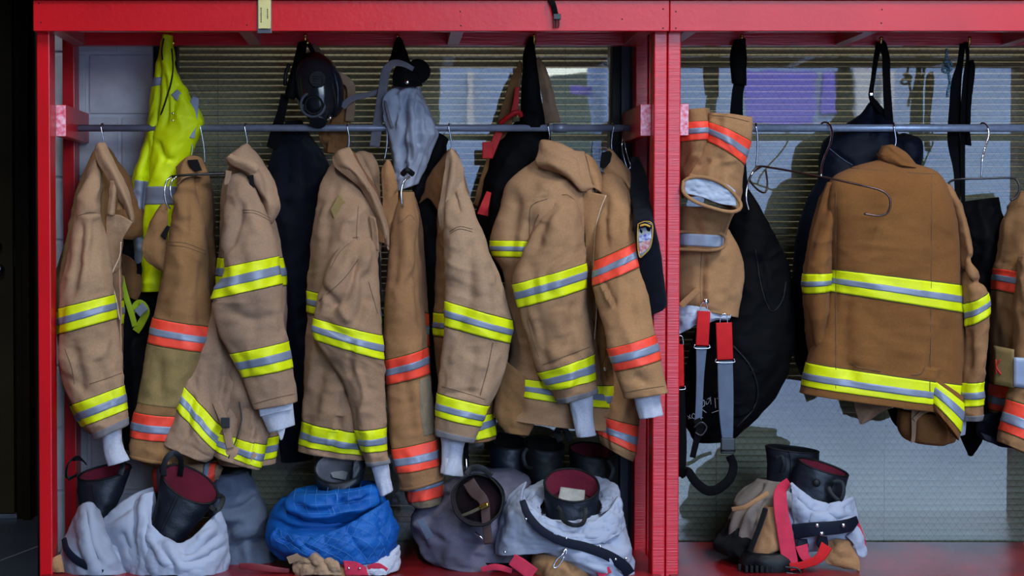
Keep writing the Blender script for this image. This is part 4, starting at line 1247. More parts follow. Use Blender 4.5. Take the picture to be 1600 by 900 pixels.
col9 = Loft([(1378, 228, 1392, 226, .25, .04), (1372, 240, 1412, 238, .24, .05), (1374, 250, 1428, 256, .23, .055), (1384, 258, 1432, 264, .23, .055)], seed=84, fold=.003, creases=[([(1384, 232), (1410, 250), (1428, 262)], 4, 5)])
loft_obj('collar', col9, M['tan_j'], c)
sp_ = Loft([(1456, 588, 1504, 620, .13, .03), (1457, 600, 1505, 640, .12, .03), (1456, 628, 1500, 676, .12, .03), (1458, 640, 1497, 688, .12, .03)], seed=85, fold=.004)
loft_obj('side_panel', sp_, M['tan_j'], c)
tape(sp_, 0.6, 2, c)
fp = Loft([(1404, 640, 1496, 650, .25, .05), (1405, 665, 1494, 672, .25, .05), (1412, 684, 1488, 688, .25, .045), (1432, 692, 1476, 696, .25, .035)], seed=86, fold=.006, creases=[([(1430, 640), (1428, 690)], 3, 9)])
loft_obj('front_panel', fp, M['tan_j'], c)
tape(fp, 0.0, 2.6, c, th=np.linspace(2.9, 3.4, 10), mid=(.0, .01))
sheet('front_facing', [[(1424, 636, .19), (1436, 640, .19)], [(1424, 660, .19), (1432, 660, .19)], [(1424, 692, .19), (1430, 690, .19)]], M['tan_d'], c, nv=8)
strap('facing_edge', [(1428, 656, .185), (1440, 645, .182), (1452, 640, .18)], 7, M['tan_d'], c, thick=.004)
sheet('lining_tip', [[(1332, 618, .26), (1362, 622, .25), (1392, 626, .26)], [(1336, 636, .25), (1362, 640, .23), (1390, 634, .25)], [(1342, 656, .25), (1356, 652, .235), (1376, 644, .25)], [(1344, 663, .25), (1348, 662, .245), (1354, 659, .25)]], M['knit_white'], c, seed=87, back_mat=M['tan_d'])

# ------------------------------------------------------------------ coat 10 (right edge)
c = garment('turnout_coat', 'dark tan turnout coat with orange bands cut by the right picture edge', 'coat', 1600, 720, 0.25, CG)
body = Loft([(1590, 300, 1640, 296, .34, .05), (1568, 350, 1660, 350, .33, .1), (1560, 400, 1670, 400, .33, .12), (1556, 420, 1672, 440, .32, .12), (1554, 452, 1674, 486, .32, .12), (1552, 520, 1674, 540, .32, .12), (1551, 600, 1674, 620, .32, .12), (1551, 640, 1674, 660, .32, .12), (1553, 654, 1674, 676, .32, .12)], seed=91, fold=.006)
loft_obj('body', body, M['tan_b'], c)
tape(body, 3, 4, c, 'tape_orange'); tape(body, 6, 7, c, 'tape_orange')
sl = Loft([(1592, 400, 1640, 390, .2, .04), (1588, 470, 1650, 470, .18, .055), (1584, 560, 1656, 560, .17, .06), (1576, 625, 1650, 650, .17, .06), (1564, 672, 1640, 705, .17, .058), (1560, 690, 1632, 722, .17, .055)], seed=92, fold=.006)
loft_obj('sleeve', sl, M['tan_e'], c)
tape(sl, 3, 4, c, 'tape_orange')
wl = sheet('name_patch', [[(1553, 540, .185), (1584, 546, .12)], [(1553, 600, .185), (1584, 606, .12)]], M['olive_patch'], c, nu=8, nv=8, fold=.001, thick=.002)
mat('red_marker', srgb(200, 40, 34), rough=0.8, noise=0.1)
for pts in ([(1556, 562), (1557, 584)], [(1563, 562), (1557, 573), (1564, 585)]):
    tubep('letter_stroke', [(x, y, .185 - (x - 1553) * .0021 - .004) for x, y in pts], .0022, M['red_marker'], c, seg=6, n=12)
sheet('silver_patch', [[(1584, 558, .115), (1620, 560, .11)], [(1584, 604, .115), (1620, 610, .11)]], M['tape_silver'], c, nu=8, nv=8, fold=.001, thick=.002)
# ================================================================== gear materials
mat('hivis_yellow', srgb(220, 234, 0), rough=0.55, spec=0.3, noise=0.1, nscale=12.0, bump=0.2, weave=500.0)
mat('hivis_silver', srgb(136, 140, 156), rough=0.4, spec=0.4, metal=0.1, noise=0.1, nscale=20.0)
cloth('navy_cloth', srgb(8, 11, 24), dirt=0.25)
mat('navy_nylon', srgb(13, 19, 36), rough=0.6, spec=0.2, noise=0.25, nscale=9.0, bump=0.2, weave=600.0)
mat('black_nylon', srgb(8, 8, 10), rough=0.7, spec=0.07, noise=0.2, nscale=9.0, bump=0.2, weave=600.0)
mat('black_rubber', srgb(9, 9, 11), rough=0.6, spec=0.25, noise=0.2, nscale=30.0)
mat('boot_leather', srgb(15, 21, 33), rough=0.45, spec=0.4, noise=0.3, nscale=18.0, bump=0.3, bscale=180)
mat('boot_rubber', srgb(13, 15, 19), rough=0.55, spec=0.3, noise=0.3, nscale=18.0, bump=0.3, bscale=120)
cloth('maroon_lining', srgb(112, 30, 48), dirt=0.35)
mat('silver_cloth', srgb(150, 154, 170), rough=0.6, spec=0.35, noise=0.12, nscale=9.0, bump=0.25, weave=500.0)
mat('silver_quilt', srgb(166, 171, 189), rough=0.62, spec=0.35, noise=0.1, nscale=9.0, bump=0.25, weave=500.0)
mat('silver_inner', srgb(170, 178, 196), rough=0.5, spec=0.4, noise=0.2, nscale=20.0)
cloth('grey_cloth', srgb(92, 100, 118), dirt=0.2)
cloth('mauve_grey', srgb(110, 104, 120), dirt=0.25)
cloth('grey_brown', srgb(140, 126, 116), dirt=0.25)
mat('quilt_blue', srgb(4, 92, 170), rough=0.55, spec=0.35, noise=0.2, nscale=7.0, col2=srgb(4, 72, 146), bump=0.2, weave=500.0)
mat('thread_blue', srgb(64, 130, 196), rough=0.8, noise=0.1)
mat('thread_white', srgb(225, 225, 225), rough=0.8, noise=0.1)
mat('strap_red', srgb(206, 18, 24), rough=0.6, spec=0.3, noise=0.15, nscale=40.0, bump=0.3, weave=700.0)
mat('strap_deep_red', srgb(164, 12, 18), rough=0.6, spec=0.25, noise=0.25, nscale=40.0)
mat('strap_pink', srgb(206, 44, 74), rough=0.6, spec=0.3, noise=0.2, nscale=40.0, bump=0.3, weave=700.0)
mat('strap_grey', srgb(92, 104, 124), rough=0.6, spec=0.3, noise=0.15, nscale=40.0, bump=0.3, weave=700.0)
mat('strap_lime', srgb(170, 190, 20), rough=0.6, spec=0.3, noise=0.15, nscale=40.0)
mat('strap_mauve', srgb(98, 94, 102), rough=0.7, spec=0.2, noise=0.2, nscale=30.0)
mat('strap_tan', srgb(132, 104, 80), rough=0.8, spec=0.2, noise=0.25, nscale=30.0)
mat('mask_lens', srgb(30, 31, 36), rough=0.16, spec=0.5, noise=0.2, nscale=8.0)
mat('mask_clear', srgb(84, 86, 96), rough=0.2, spec=0.6, noise=0.2, nscale=20.0)
mat('chrome', srgb(226, 226, 230), rough=0.1, metal=1.0)
mat('paper', srgb(176, 168, 156), rough=0.8, noise=0.25, nscale=60.0)
mat('tag_yellow', srgb(214, 198, 128), rough=0.5, noise=0.15, nscale=30.0)
mat('ink_dark', srgb(40, 36, 34), rough=0.7)
mat('gold_thread', srgb(214, 160, 50), rough=0.6, noise=0.2, nscale=60)
mat('patch_blue', srgb(30, 60, 160), rough=0.7, noise=0.5, nscale=120, col2=srgb(200, 200, 215))
mat('patch_red', srgb(190, 50, 46), rough=0.7, noise=0.6, nscale=90, col2=srgb(200, 190, 195))
mat('patch_grey', srgb(150, 150, 156), rough=0.7, noise=0.3, nscale=60)

def bucket(pts, material, parent, name, liner=None, inner_depth=0.12, nseg=48, wall=0.005, seed=0, fold=0.002, deep=0.7):
    """open boot shaft. pts: list of (px,py,Y, rx, ry_m, tiltx, tilty): ring centre, half width in metres across the picture and
    half width along the ring's second axis, tilt of the ring plane toward the viewer (rad), roll (rad)"""
    R = []
    for (x, y, Y, ra, rb, tl, ro) in pts:
        R.append(list(P(x, y, Y)) + [ra, rb, tl, ro])
    R = catmull(np.array(R), np.linspace(0, len(R) - 1, 24))
    th = np.linspace(0, 2 * np.pi, nseg, endpoint=False)
    rings = []
    for q in R:
        c0, ra, rb, tl, ro = q[:3], q[3], q[4], q[5], q[6]
        ax = np.array([math.cos(ro), 0, math.sin(ro)])
        # second axis points away from the viewer, raised at the back by the tilt
        up = np.array([-math.sin(ro), 0, math.cos(ro)])
        bx = np.array([0, 1.0, 0]) * math.cos(tl) + up * math.sin(tl)
        rings.append(c0 + np.outer(np.cos(th) * ra, ax) + np.outer(np.sin(th) * rb, bx))
    G = np.array(rings)
    n = loft_out(G)
    d = fold * vnoise(G / 0.03 + seed * 5.1) + fold * .5 * vnoise(G / 0.012 + seed)
    G = G + n * d[..., None]
    out = mesh_obj(name, np.vstack([G.reshape(-1, 3), G[-1].mean(0)[None]]), grid_faces(*G.shape[:2]) + [(G.shape[0] * nseg, (G.shape[0] - 1) * nseg + (j + 1) % nseg, (G.shape[0] - 1) * nseg + j) for j in range(nseg)], material, parent)
    # rim and lining
    if liner:
        k = max(4, int(24 * deep))
        I = G[:k] - n[:k] * wall
        I[:, :, :] = I
        I = np.concatenate([((G[0] + I[0]) / 2 + 0.002 * (G[0] - G[2]) / (np.linalg.norm(G[0] - G[2], axis=1)[:, None] + 1e-9))[None], I], 0)
        mesh_obj('lining', np.vstack([I.reshape(-1, 3), I[-1].mean(0)[None]]), grid_faces(*I.shape[:2]) + [(I.shape[0] * nseg, (I.shape[0] - 1) * nseg + j, (I.shape[0] - 1) * nseg + (j + 1) % nseg) for j in range(nseg)], liner, out)
        rimp = (G[0] + (G[0] - n[0] * wall)) / 2
        rimp = np.vstack([rimp, rimp[:2]])
        tube('rim_binding', rimp, wall * 0.75, M['black_rubber'], out, seg=6)
    return out, G

def snap(x, y, Y, parent, r=0.006):
    return ball('snap', P(x, y, Y), r, M['chrome'], parent, flat=0.5, seg=12, rings=6)

# ------------------------------------------------------------------ hangers
def hook_pts(x, yb, xb=None, side=1):
    """wire going over the rod and down to (xb, yb)"""
    xb = x if xb is None else xb
    z = ROD_Z
    X = PXX(x, ROD_Y, 200)
    r = 0.0145
    pts = []
    for a in np.linspace(-50, 180, 12):
        a = math.radians(a)
        pts.append((X + side * 0.002 * math.cos(a), ROD_Y + r * math.cos(a), z + r * math.sin(a)))
    pts.append((X + side * 0.002, ROD_Y - r * 0.95, z - 0.02))
    q = P(xb, yb, ROD_Y - 0.01)
    m = (np.array(pts[-1]) + q) / 2 + np.array([side * 0.003, 0, 0])
    pts += [tuple(m), tuple(q)]
    return np.array(pts)

def hanger(label, x, yb, xb=None, side=1, m='wire_chrome', r=0.0021, extra=()):
    p = hook_pts(x, yb, xb, side)
    h = thing('coat_hanger', label, 'hanger', p[-1], 'coat hangers on the rods')
    tube('hook', p, r, M[m], h, seg=8, n=60)
    for nm, pts, mm, rr in extra:
        tubep(nm, pts, rr, M[mm], h, seg=8, n=50)
    return h
hanger('steel coat hanger hook above the collar of the leftmost coat', 160, 232, 161)
hanger('steel coat hanger with a dark bar and curled ends across the second coat', 298, 250, 299, extra=[
    ('shoulder_bar', [(268, 276, .21), (285, 274, .2), (320, 272, .2), (352, 271, .22)], 'wire_dark', .004),
    ('curled_end', [(268, 276, .21), (260, 284, .2), (257, 300, .195), (260, 318, .2), (266, 326, .21)], 'wire_chrome', .0036),
    ('curled_end', [(276, 276, .2), (268, 284, .19), (266, 298, .185), (269, 310, .19), (273, 314, .2)], 'wire_chrome', .0036)])
hanger('steel hanger hook left of two others above the second coat', 277, 250, 278, -1)
hanger('steel hanger hook bowing right above the second coat', 315, 258, 320, 1)
hanger('steel hanger hook above the third coat from the left', 384, 232, 385)
hanger('steel hanger hook above the creased-sleeve coat', 544, 236, 543)
hanger('steel hanger hook above the narrow orange-banded coat', 604, 252, 600)
hanger('steel hanger hook with a black knob in front of the grey hood', 632, 264, 635, extra=[
    ('curled_end', [(640, 276, .22), (631, 284, .205), (627, 300, .2), (628, 318, .2), (630, 326, .21)], 'wire_chrome', .0034),
    ('knob', [(629, 272, .24), (636, 266, .225), (645, 272, .24)], 'black_rubber', .009)])
hanger('steel hanger hook above the coat under the grey hood', 702, 234, 704)
hanger('steel hanger hook beside the pipe coupling', 857, 222, 855)
hanger('steel hanger hook nearest the double post', 957, 242, 957, -1)
h = thing('wire_hanger', 'thin wire hanger inside the navy shirt collar', 'hanger', P(975, 290, .3))
tubep('wire', [(972, 196, .34), (975, 205, .32), (972, 230, .3), (980, 262, .29), (985, 258, .29), (978, 235, .3), (974, 205, .33)], .0011, M['wire_chrome'], h, seg=6)
# empty hangers in the right rack
h = thing('coat_hanger', 'empty brown steel hanger swung toward the viewer beside the hung trousers', 'hanger', P(1285, 275, .25), 'coat hangers on the rods')
tubep('hook', [(1283, 199, .36), (1284, 193, .355), (1290, 191, .34), (1297, 196, .315), (1300, 208, .29), (1297, 226, .24), (1288, 246, .19), (1284, 262, .15), (1283, 276, .13)], .0032, M['chrome'], h)
tubep('shoulder_bar', [(1176, 268, .28), (1186, 260, .28), (1205, 262, .26), (1240, 268, .2), (1284, 276, .13), (1330, 286, .07), (1372, 296, .05), (1388, 306, .045), (1391, 320, .045), (1386, 333, .05), (1372, 337, .055), (1350, 334, .06)], .0034, M['wire_brown'], h, n=80)
tubep('curled_end', [(1190, 260, .3), (1176, 270, .28), (1168, 288, .27), (1166, 310, .265), (1170, 328, .27)], .0036, M['chrome'], h)
tubep('curled_end', [(1196, 264, .31), (1199, 285, .32), (1196, 300, .32), (1186, 298, .31), (1174, 286, .29), (1171, 278, .28)], .003, M['wire_brown'], h)
hanger('straight steel hanger hook beside the hung trousers', 1181, 264, 1181, 1, 'chrome', .003)
hanger('steel hanger hook above the coat seen from behind', 1396, 230, 1398, 1, 'chrome', .003)
h = thing('coat_hanger', 'empty dark steel hanger with curled ends near the right picture edge', 'hanger', P(1535, 280, .3), 'coat hangers on the rods')
tubep('hook', [(1530, 197, .36), (1535, 192, .35), (1542, 197, .33), (1545, 210, .32), (1540, 228, .31), (1535, 248, .3), (1534, 262, .3), (1533, 277, .3)], .003, M['chrome'], h)
tubep('shoulder_bar', [(1480, 308, .27), (1478, 294, .28), (1484, 284, .29), (1500, 280, .3), (1535, 279, .3), (1575, 278, .29), (1588, 281, .28), (1593, 294, .27), (1588, 308, .27), (1579, 313, .27)], .0034, M['wire_dark'], h, n=80)

# ------------------------------------------------------------------ high visibility jacket
v = garment('safety_jacket', 'yellow high-visibility jacket with silver tape hanging from the first hook', 'jacket', 250, 460, .4)
lp = Loft([(256, 58, 262, 58, .39, .008), (249, 92, 262, 92, .39, .02), (243, 123, 262, 121, .39, .03), (240, 136, 262, 134, .39, .032), (235, 165, 258, 165, .39, .04), (231, 205, 252, 205, .4, .045), (220, 245, 250, 250, .41, .05), (209, 285, 246, 290, .42, .05), (205, 320, 240, 330, .43, .05), (211, 370, 236, 378, .43, .045), (216, 420, 232, 424, .43, .04)],
          seed=101, fold=.007, creases=[([(232, 215), (226, 300), (222, 380)], 5, 10)])
loft_obj('far_side', lp, M['hivis_yellow'], v)
band(lp, 2, 3, M['hivis_silver'], v, 'reflective_band')
band(lp, 6.9, 10, M['hivis_silver'], v, 'reflective_band', th=np.linspace(1.0, 2.2, 24))
mp_ = Loft([(257, 54, 265, 55, .36, .01), (254, 82, 270, 86, .36, .025), (254, 112, 276, 112, .35, .03), (252, 148, 296, 146, .35, .035), (248, 186, 316, 178, .35, .045), (242, 210, 318, 200, .36, .05), (238, 240, 300, 240, .37, .05), (232, 290, 284, 290, .38, .05), (228, 322, 282, 322, .39, .05), (224, 380, 278, 380, .4, .05), (222, 420, 275, 420, .4, .05), (221, 456, 272, 454, .4, .05)],
           seed=102, fold=.006, creases=[([(258, 110), (262, 160), (256, 200)], 4, 8), ([(245, 220), (256, 245), (272, 250)], 4, 8), ([(275, 130), (270, 180)], 5, 6)])
loft_obj('front', mp_, M['hivis_yellow'], v)
band(mp_, 7.05, 7.95, M['hivis_silver'], v, 'reflective_band')
G_ = mp_.grid()
seam(mp_, [(268, 76), (270, 104), (267, 130), (258, 160), (249, 186)], v, 'black_rubber', .0028, 'zipper', G=G_)
seam(mp_, [(256, 60), (253, 80), (254, 94)], v, 'black_rubber', .003, 'neck_cord', G=G_)
strap('reflective_brace', [(306, 152, .325), (298, 180, .31), (294, 215, .31)], [10, 22, 20], M['hivis_silver'], v)
strap('reflective_tab', [(272, 144, .31), (278, 150, .308), (283, 154, .31)], 13, M['hivis_silver'], v, n=12)
for y in (177, 188):
    snap(270, y, .3, v, .0035)
strap('placket', [(270, 130, .318), (269, 160, .31), (270, 192, .305)], 6, M['hivis_yellow'], v)

# ------------------------------------------------------------------ dark gear between the coats
b = garment('black_coat', 'black coat with lime straps hanging in shadow behind the leftmost coat', 'coat', 215, 720, .45)
lo = Loft([(196, 372, 226, 366, .46, .03), (188, 410, 240, 410, .46, .06), (186, 480, 245, 480, .46, .07), (186, 560, 250, 560, .46, .07), (190, 640, 240, 640, .46, .06), (196, 700, 232, 700, .46, .05)], seed=111, fold=.01)
loft_obj('body', lo, M['black_cloth'], b)
sheet('sleeve_flap', [[(190, 396, .4), (206, 404, .38), (216, 420, .39)], [(192, 430, .39), (206, 432, .37), (222, 448, .38)], [(196, 462, .39), (206, 466, .37), (214, 470, .38)]], M['tan_inner'], b, thick=.006)
strap('lime_strap', [(189, 432, .37), (196, 460, .36), (206, 492, .36), (211, 510, .365)], 9, M['strap_lime'], b)
strap('lime_strap', [(206, 486, .365), (218, 474, .36), (228, 486, .36), (220, 506, .365), (212, 518, .37)], 12, M['strap_lime'], b)
strap('reflective_tab', [(214, 490, .35), (227, 478, .35)], 14, M['hivis_silver'], b, n=10)

b = garment('black_coat', 'large black coat hanging under the face mask', 'coat', 460, 720, .45)
lo = Loft([(446, 190, 470, 188, .45, .02), (438, 215, 484, 212, .45, .05), (426, 246, 502, 240, .44, .08), (418, 290, 520, 284, .44, .09), (416, 360, 520, 360, .44, .09), (420, 440, 510, 440, .44, .09), (424, 540, 500, 540, .44, .09), (430, 640, 496, 640, .44, .08), (440, 720, 486, 715, .44, .07)], seed=121, fold=.012, fs=.05,
          creases=[([(450, 230), (446, 330)], 8, 10), ([(472, 225), (478, 330)], 8, 10)])
loft_obj('body', lo, M['navy_cloth'], b)

b = garment('black_coat', 'black coat hanging between the narrow coat and the hooded coat', 'coat', 670, 700, .45)
lo = Loft([(655, 240, 690, 215, .46, .03), (646, 290, 700, 270, .46, .06), (642, 360, 706, 350, .46, .08), (646, 450, 704, 450, .46, .08), (652, 560, 700, 560, .46, .08), (660, 660, 700, 660, .46, .07), (664, 720, 696, 720, .46, .06)], seed=122, fold=.012)
loft_obj('body', lo, M['black_cloth'], b)

# ------------------------------------------------------------------ face mask
m_ = garment('breathing_mask', 'black face mask with round inlet port hanging from the second hook', 'mask', 495, 200, .33)
lens = Loft([(476, 84, 500, 82, .37, .03), (464, 100, 520, 97, .36, .06), (459, 122, 531, 119, .35, .085), (461, 148, 536, 146, .35, .09), (469, 170, 531, 170, .35, .085), (482, 186, 520, 188, .36, .06)], seed=131, fold=0, wr=0, power=2)
loft_obj('lens', lens, M['mask_lens'], m_)
def disc(name, x, y, Y, r, depth, material, parent, hole=0.0, tilt=(0, 0), seg=28):
    """short cylinder facing the viewer, with an optional recess"""
    c = P(x, y, Y)
    nrm = np.array([tilt[0], -1.0, tilt[1]]); nrm /= np.linalg.norm(nrm)
    ax = np.cross(nrm, [0, 0, 1.0]); ax /= np.linalg.norm(ax); bx = np.cross(nrm, ax)
    prof = [(r, 0), (r, depth * .85), (r * .93, depth)]
    prof += [(hole, depth), (hole, depth * .1), (hole * .2, depth * .1)] if hole else [(r * .3, depth)]
    a = np.linspace(0, 2 * np.pi, seg, endpoint=False)
    G = np.array([c + nrm * d + np.outer(np.cos(a), ax) * q + np.outer(np.sin(a), bx) * q for q, d in prof])
    F = grid_faces(len(prof), seg) + [tuple((len(prof) - 1) * seg + j for j in range(seg))]
    o = mesh_obj(name, G.reshape(-1, 3), F, material, parent, smooth=False)
    return o
vm = disc('speech_diaphragm', 496, 127, .29, .027, .03, M['black_rubber'], m_, tilt=(0.05, 0.15))
for k in range(-2, 3):
    tubep('grille_bar', [(488, 127 + k * 4, .257), (504, 127 + k * 4, .257)], .0012, M['wire_dark'], vm, n=4, seg=5)
disc('inlet_collar', 490, 163, .29, .041, .02, M['mask_clear'], m_, hole=.033, tilt=(-.1, -.1))
disc('inlet_port', 492, 164, .285, .030, .026, M['black_rubber'], m_, hole=.024, tilt=(-.1, -.1))
disc('exhale_valve', 497, 184, .31, .027, .022, M['boot_leather'], m_, tilt=(0, -1.2))
tubep('clasp', [(512, 188, .29), (516, 184, .28), (515, 181, .29)], .005, M['chrome'], m_, n=10)
tubep('face_seal', [(482, 86, .33), (498, 95, .31), (512, 110, .3), (520, 135, .285), (524, 160, .29), (523, 182, .31)], .006, M['black_rubber'], m_)
sealo = Loft([(508, 100, 526, 108, .36, .05), (514, 120, 534, 122, .35, .055), (520, 145, 537, 145, .35, .055), (520, 170, 534, 170, .355, .05), (512, 184, 526, 182, .36, .04)], seed=132, fold=.002, power=2)
loft_obj('seal_flange', sealo, M['boot_leather'], m_)
sd_ = Loft([(466, 66, 480, 64, .37, .012), (460, 90, 476, 92, .35, .014), (452, 120, 468, 122, .34, .016), (446, 145, 462, 152, .335, .016), (446, 152, 458, 156, .335, .012)], seed=133, fold=.001)
loft_obj('carry_pad', sd_, M['black_nylon'], m_)
tubep('canister_ring', [(452, 100, .36), (446, 118, .355), (446, 134, .36)], .006, M['black_rubber'], m_)
strap('neck_strap', [(446, 148, .35), (440, 175, .35), (432, 205, .36), (424, 232, .37)], [13, 14, 18, 16], M['black_nylon'], m_)
strap('head_strap', [(482, 68, .36), (492, 86, .34), (504, 100, .32), (514, 112, .31)], 7, M['black_rubber'], m_)
strap('tan_strap', [(488, 70, .37), (500, 84, .36), (510, 104, .35), (524, 116, .34), (545, 130, .35), (549, 150, .36), (546, 190, .37)], [9, 10, 12, 13, 14, 13, 14], M['strap_tan'], m_)
strap('tan_strap', [(536, 130, .37), (540, 160, .38), (530, 200, .38), (524, 240, .38)], [10, 22, 30, 26], M['tan_inner'], m_)
sheet('tan_bag', [[(506, 182, .4), (524, 178, .39), (548, 170, .4)], [(500, 205, .4), (520, 205, .38), (546, 205, .39)], [(508, 240, .4), (520, 240, .38), (538, 235, .39)]], M['tan_inner'], m_, thick=.012, fold=.01)

# ------------------------------------------------------------------ flash hood set
hd = garment('protective_hood', 'silver grey hood with black cap and snap hanging from the third hook', 'hood', 640, 300, .35)
lo = Loft([(616, 134, 655, 136, .36, .03), (606, 148, 659, 150, .35, .045), (599, 165, 666, 164, .35, .055), (603, 185, 674, 182, .35, .06), (609, 204, 681, 198, .35, .065), (613, 230, 682, 214, .35, .06), (616, 262, 666, 250, .36, .05), (620, 300, 652, 288, .36, .04)], seed=141, fold=.011, fs=.018, fl=.2,
          creases=[([(640, 138), (632, 180), (628, 230), (632, 280)], 4, 20), ([(622, 138), (618, 175), (616, 200)], 3, 10), ([(652, 140), (652, 190), (655, 240)], 4, 17), ([(630, 140), (638, 200), (645, 270)], 3, 8), ([(662, 170), (668, 215)], 4, 8)])
loft_obj('hood', lo, M['silver_cloth'], hd)
tubep('face_opening', [(600, 152, .31), (604, 170, .29), (610, 192, .285), (613, 200, .29)], .005, M['strap_mauve'], hd)
cp = disc('cap_disc', 652, 113, .36, .038, .02, M['black_nylon'], hd, tilt=(.25, .25))
sheet('snap_flap', [[(618, 104, .31), (632, 102, .3), (648, 110, .31)], [(614, 118, .3), (632, 118, .285), (656, 124, .3)], [(614, 134, .3), (634, 136, .29), (660, 134, .31)]], M['black_nylon'], hd, thick=.006)
snap(636, 128, .283, hd, .0075)
sheet('hang_loop', [[(619, 64, .37), (623, 58, .37), (628, 64, .37)], [(612, 84, .36), (624, 80, .35), (636, 84, .36)], [(606, 104, .36), (622, 100, .34), (641, 98, .36)]], M['black_nylon'], hd, thick=.012)
strap('chin_strap', [(646, 108, .29), (630, 100, .285), (614, 99, .285), (603, 112, .29), (598, 140, .31), (592, 180, .33), (585, 230, .35)], [7, 9, 11, 14, 14, 15, 16], M['strap_mauve'], hd, n=70)
strap('strap_tail', [(594, 142, .32), (576, 148, .33), (556, 152, .33), (544, 158, .32), (535, 168, .32)], [8, 8, 9, 10, 10], M['strap_mauve'], hd)
sheet('black_drape', [[(686, 208, .37), (694, 212, .37), (701, 218, .37)], [(676, 224, .37), (686, 228, .36), (694, 236, .37)], [(656, 262, .38), (670, 268, .37), (684, 274, .38)]], M['black_nylon'], hd, thick=.01)

# ------------------------------------------------------------------ black and red harness bag
hb = garment('harness_bag', 'black bag with red straps and tan flaps hanging from the fourth hook', 'bag', 800, 420, .4)
lo = Loft([(826, 58, 834, 56, .39, .008), (818, 80, 836, 78, .38, .018), (816, 110, 840, 110, .37, .022), (814, 140, 844, 140, .37, .025), (813, 170, 849, 170, .37, .03), (812, 200, 852, 200, .37, .04)], seed=151, fold=.003)
loft_obj('shoulder_pad', lo, M['black_nylon'], hb)
lo = Loft([(806, 190, 850, 188, .42, .04), (780, 215, 860, 212, .42, .07), (764, 250, 860, 250, .42, .09), (750, 300, 850, 300, .42, .09), (742, 350, 840, 350, .42, .09), (750, 410, 830, 410, .42, .08), (760, 440, 815, 440, .42, .06)], seed=152, fold=.008)
loft_obj('bag_body', lo, M['black_nylon'], hb)
sheet('tan_flap', [[(812, 94, .39), (816, 100, .385)], [(798, 130, .39), (812, 132, .37)], [(784, 170, .4), (804, 176, .38)], [(770, 215, .4), (792, 222, .38)], [(756, 262, .41), (776, 272, .39)], [(740, 320, .42), (760, 330, .4)]], M['tan_inner'], hb, nu=60, nv=16, thick=.008, fold=.006)
sheet('tan_flap', [[(838, 92, .4), (842, 90, .4), (846, 98, .4)], [(842, 125, .39), (852, 122, .38), (858, 124, .39)], [(848, 160, .39), (860, 158, .375), (868, 162, .385)], [(850, 195, .39), (862, 192, .38), (875, 192, .39)]], M['strap_tan'], hb, thick=.008, fold=.004)
strap('red_strap', [(808, 136, .36), (806, 160, .35), (802, 182, .345)], [6, 9, 11], M['strap_deep_red'], hb)
tubep('red_handle', [(782, 192, .34), (792, 184, .325), (804, 176, .32), (812, 176, .325), (814, 182, .33)], .0075, M['strap_deep_red'], hb)
strap('red_strap', [(780, 206, .35), (772, 226, .34), (764, 246, .34)], 12, M['strap_deep_red'], hb)
box('red_clasp', *(list(PXX(a, .33) for a in (753, 769)) + [.318, .33, PZZ(248, .33), PZZ(222, .33)]), M['strap_deep_red'], hb, bev=.003)
strap('red_strap', [(764, 300, .34), (758, 320, .32), (754, 336, .32)], [8, 13, 18], M['strap_deep_red'], hb)

# ------------------------------------------------------------------ navy shirt with shoulder patch
ns = garment('navy_shirt', 'dark navy short-sleeved shirt with an embroidered shield patch beside the double post', 'shirt', 1020, 495, .32)
lo = Loft([(986, 246, 998, 244, .34, .02), (984, 276, 1010, 272, .28, .035), (986, 306, 1014, 302, .18, .03), (990, 335, 1018, 328, .08, .024), (992, 362, 1024, 354, .012, .018), (996, 405, 1032, 398, .008, .02), (1002, 440, 1038, 438, .006, .02), (1008, 470, 1043, 474, .004, .02), (1012, 494, 1036, 484, .004, .018)], seed=161, fold=.003)
loft_obj('sleeve', lo, M['navy_cloth'], ns)
GS = lo.grid()
def on_px(x, y, lift=.002):
    V = GS.reshape(-1, 3); px = PX(V); d = ((px - [x, y]) ** 2).sum(1)
    idx = np.argsort(d)[:10]; return P(x, y, V[idx, 1].min() - lift)
def patch_poly(name, pts, material, parent, lift):
    pts = np.array(pts, float)
    c0 = pts.mean(0)
    V = [on_px(*c0, lift)] + [on_px(*p, lift) for p in pts]
    F = [(0, i + 1, (i + 1) % len(pts) + 1) for i in range(len(pts))]
    return mesh_obj(name, V, F, material, parent, smooth=True)
outl = [(997, 350), (1008, 346), (1019, 350), (1019, 372), (1015, 388), (1006, 398), (1000, 402), (997, 390), (996, 370)]
pt = patch_poly('shoulder_patch', outl, M['patch_grey'], ns, .006)
patch_poly('patch_scroll', [(998, 350), (1008, 347), (1018, 351), (1018, 358), (1008, 355), (998, 358)], M['navy_cloth'], pt, .0075)
patch_poly('patch_flag', [(998, 370), (1008, 366), (1017, 364), (1018, 372), (1010, 376), (998, 378)], M['patch_blue'], pt, .008)
patch_poly('patch_stripes', [(998, 380), (1008, 376), (1016, 374), (1014, 386), (1006, 394), (999, 397)], M['patch_red'], pt, .008)
tube('patch_border', np.array([on_px(*p, .008) for p in smooth_path(np.array(outl + outl[:1], float), 60)]), .0016, M['gold_thread'], pt, seg=6)
strap('scroll_lettering', [(1000, 353, -.02), (1008, 351, -.022), (1016, 354, -.02)], 3, M['gold_thread'], pt, n=8)

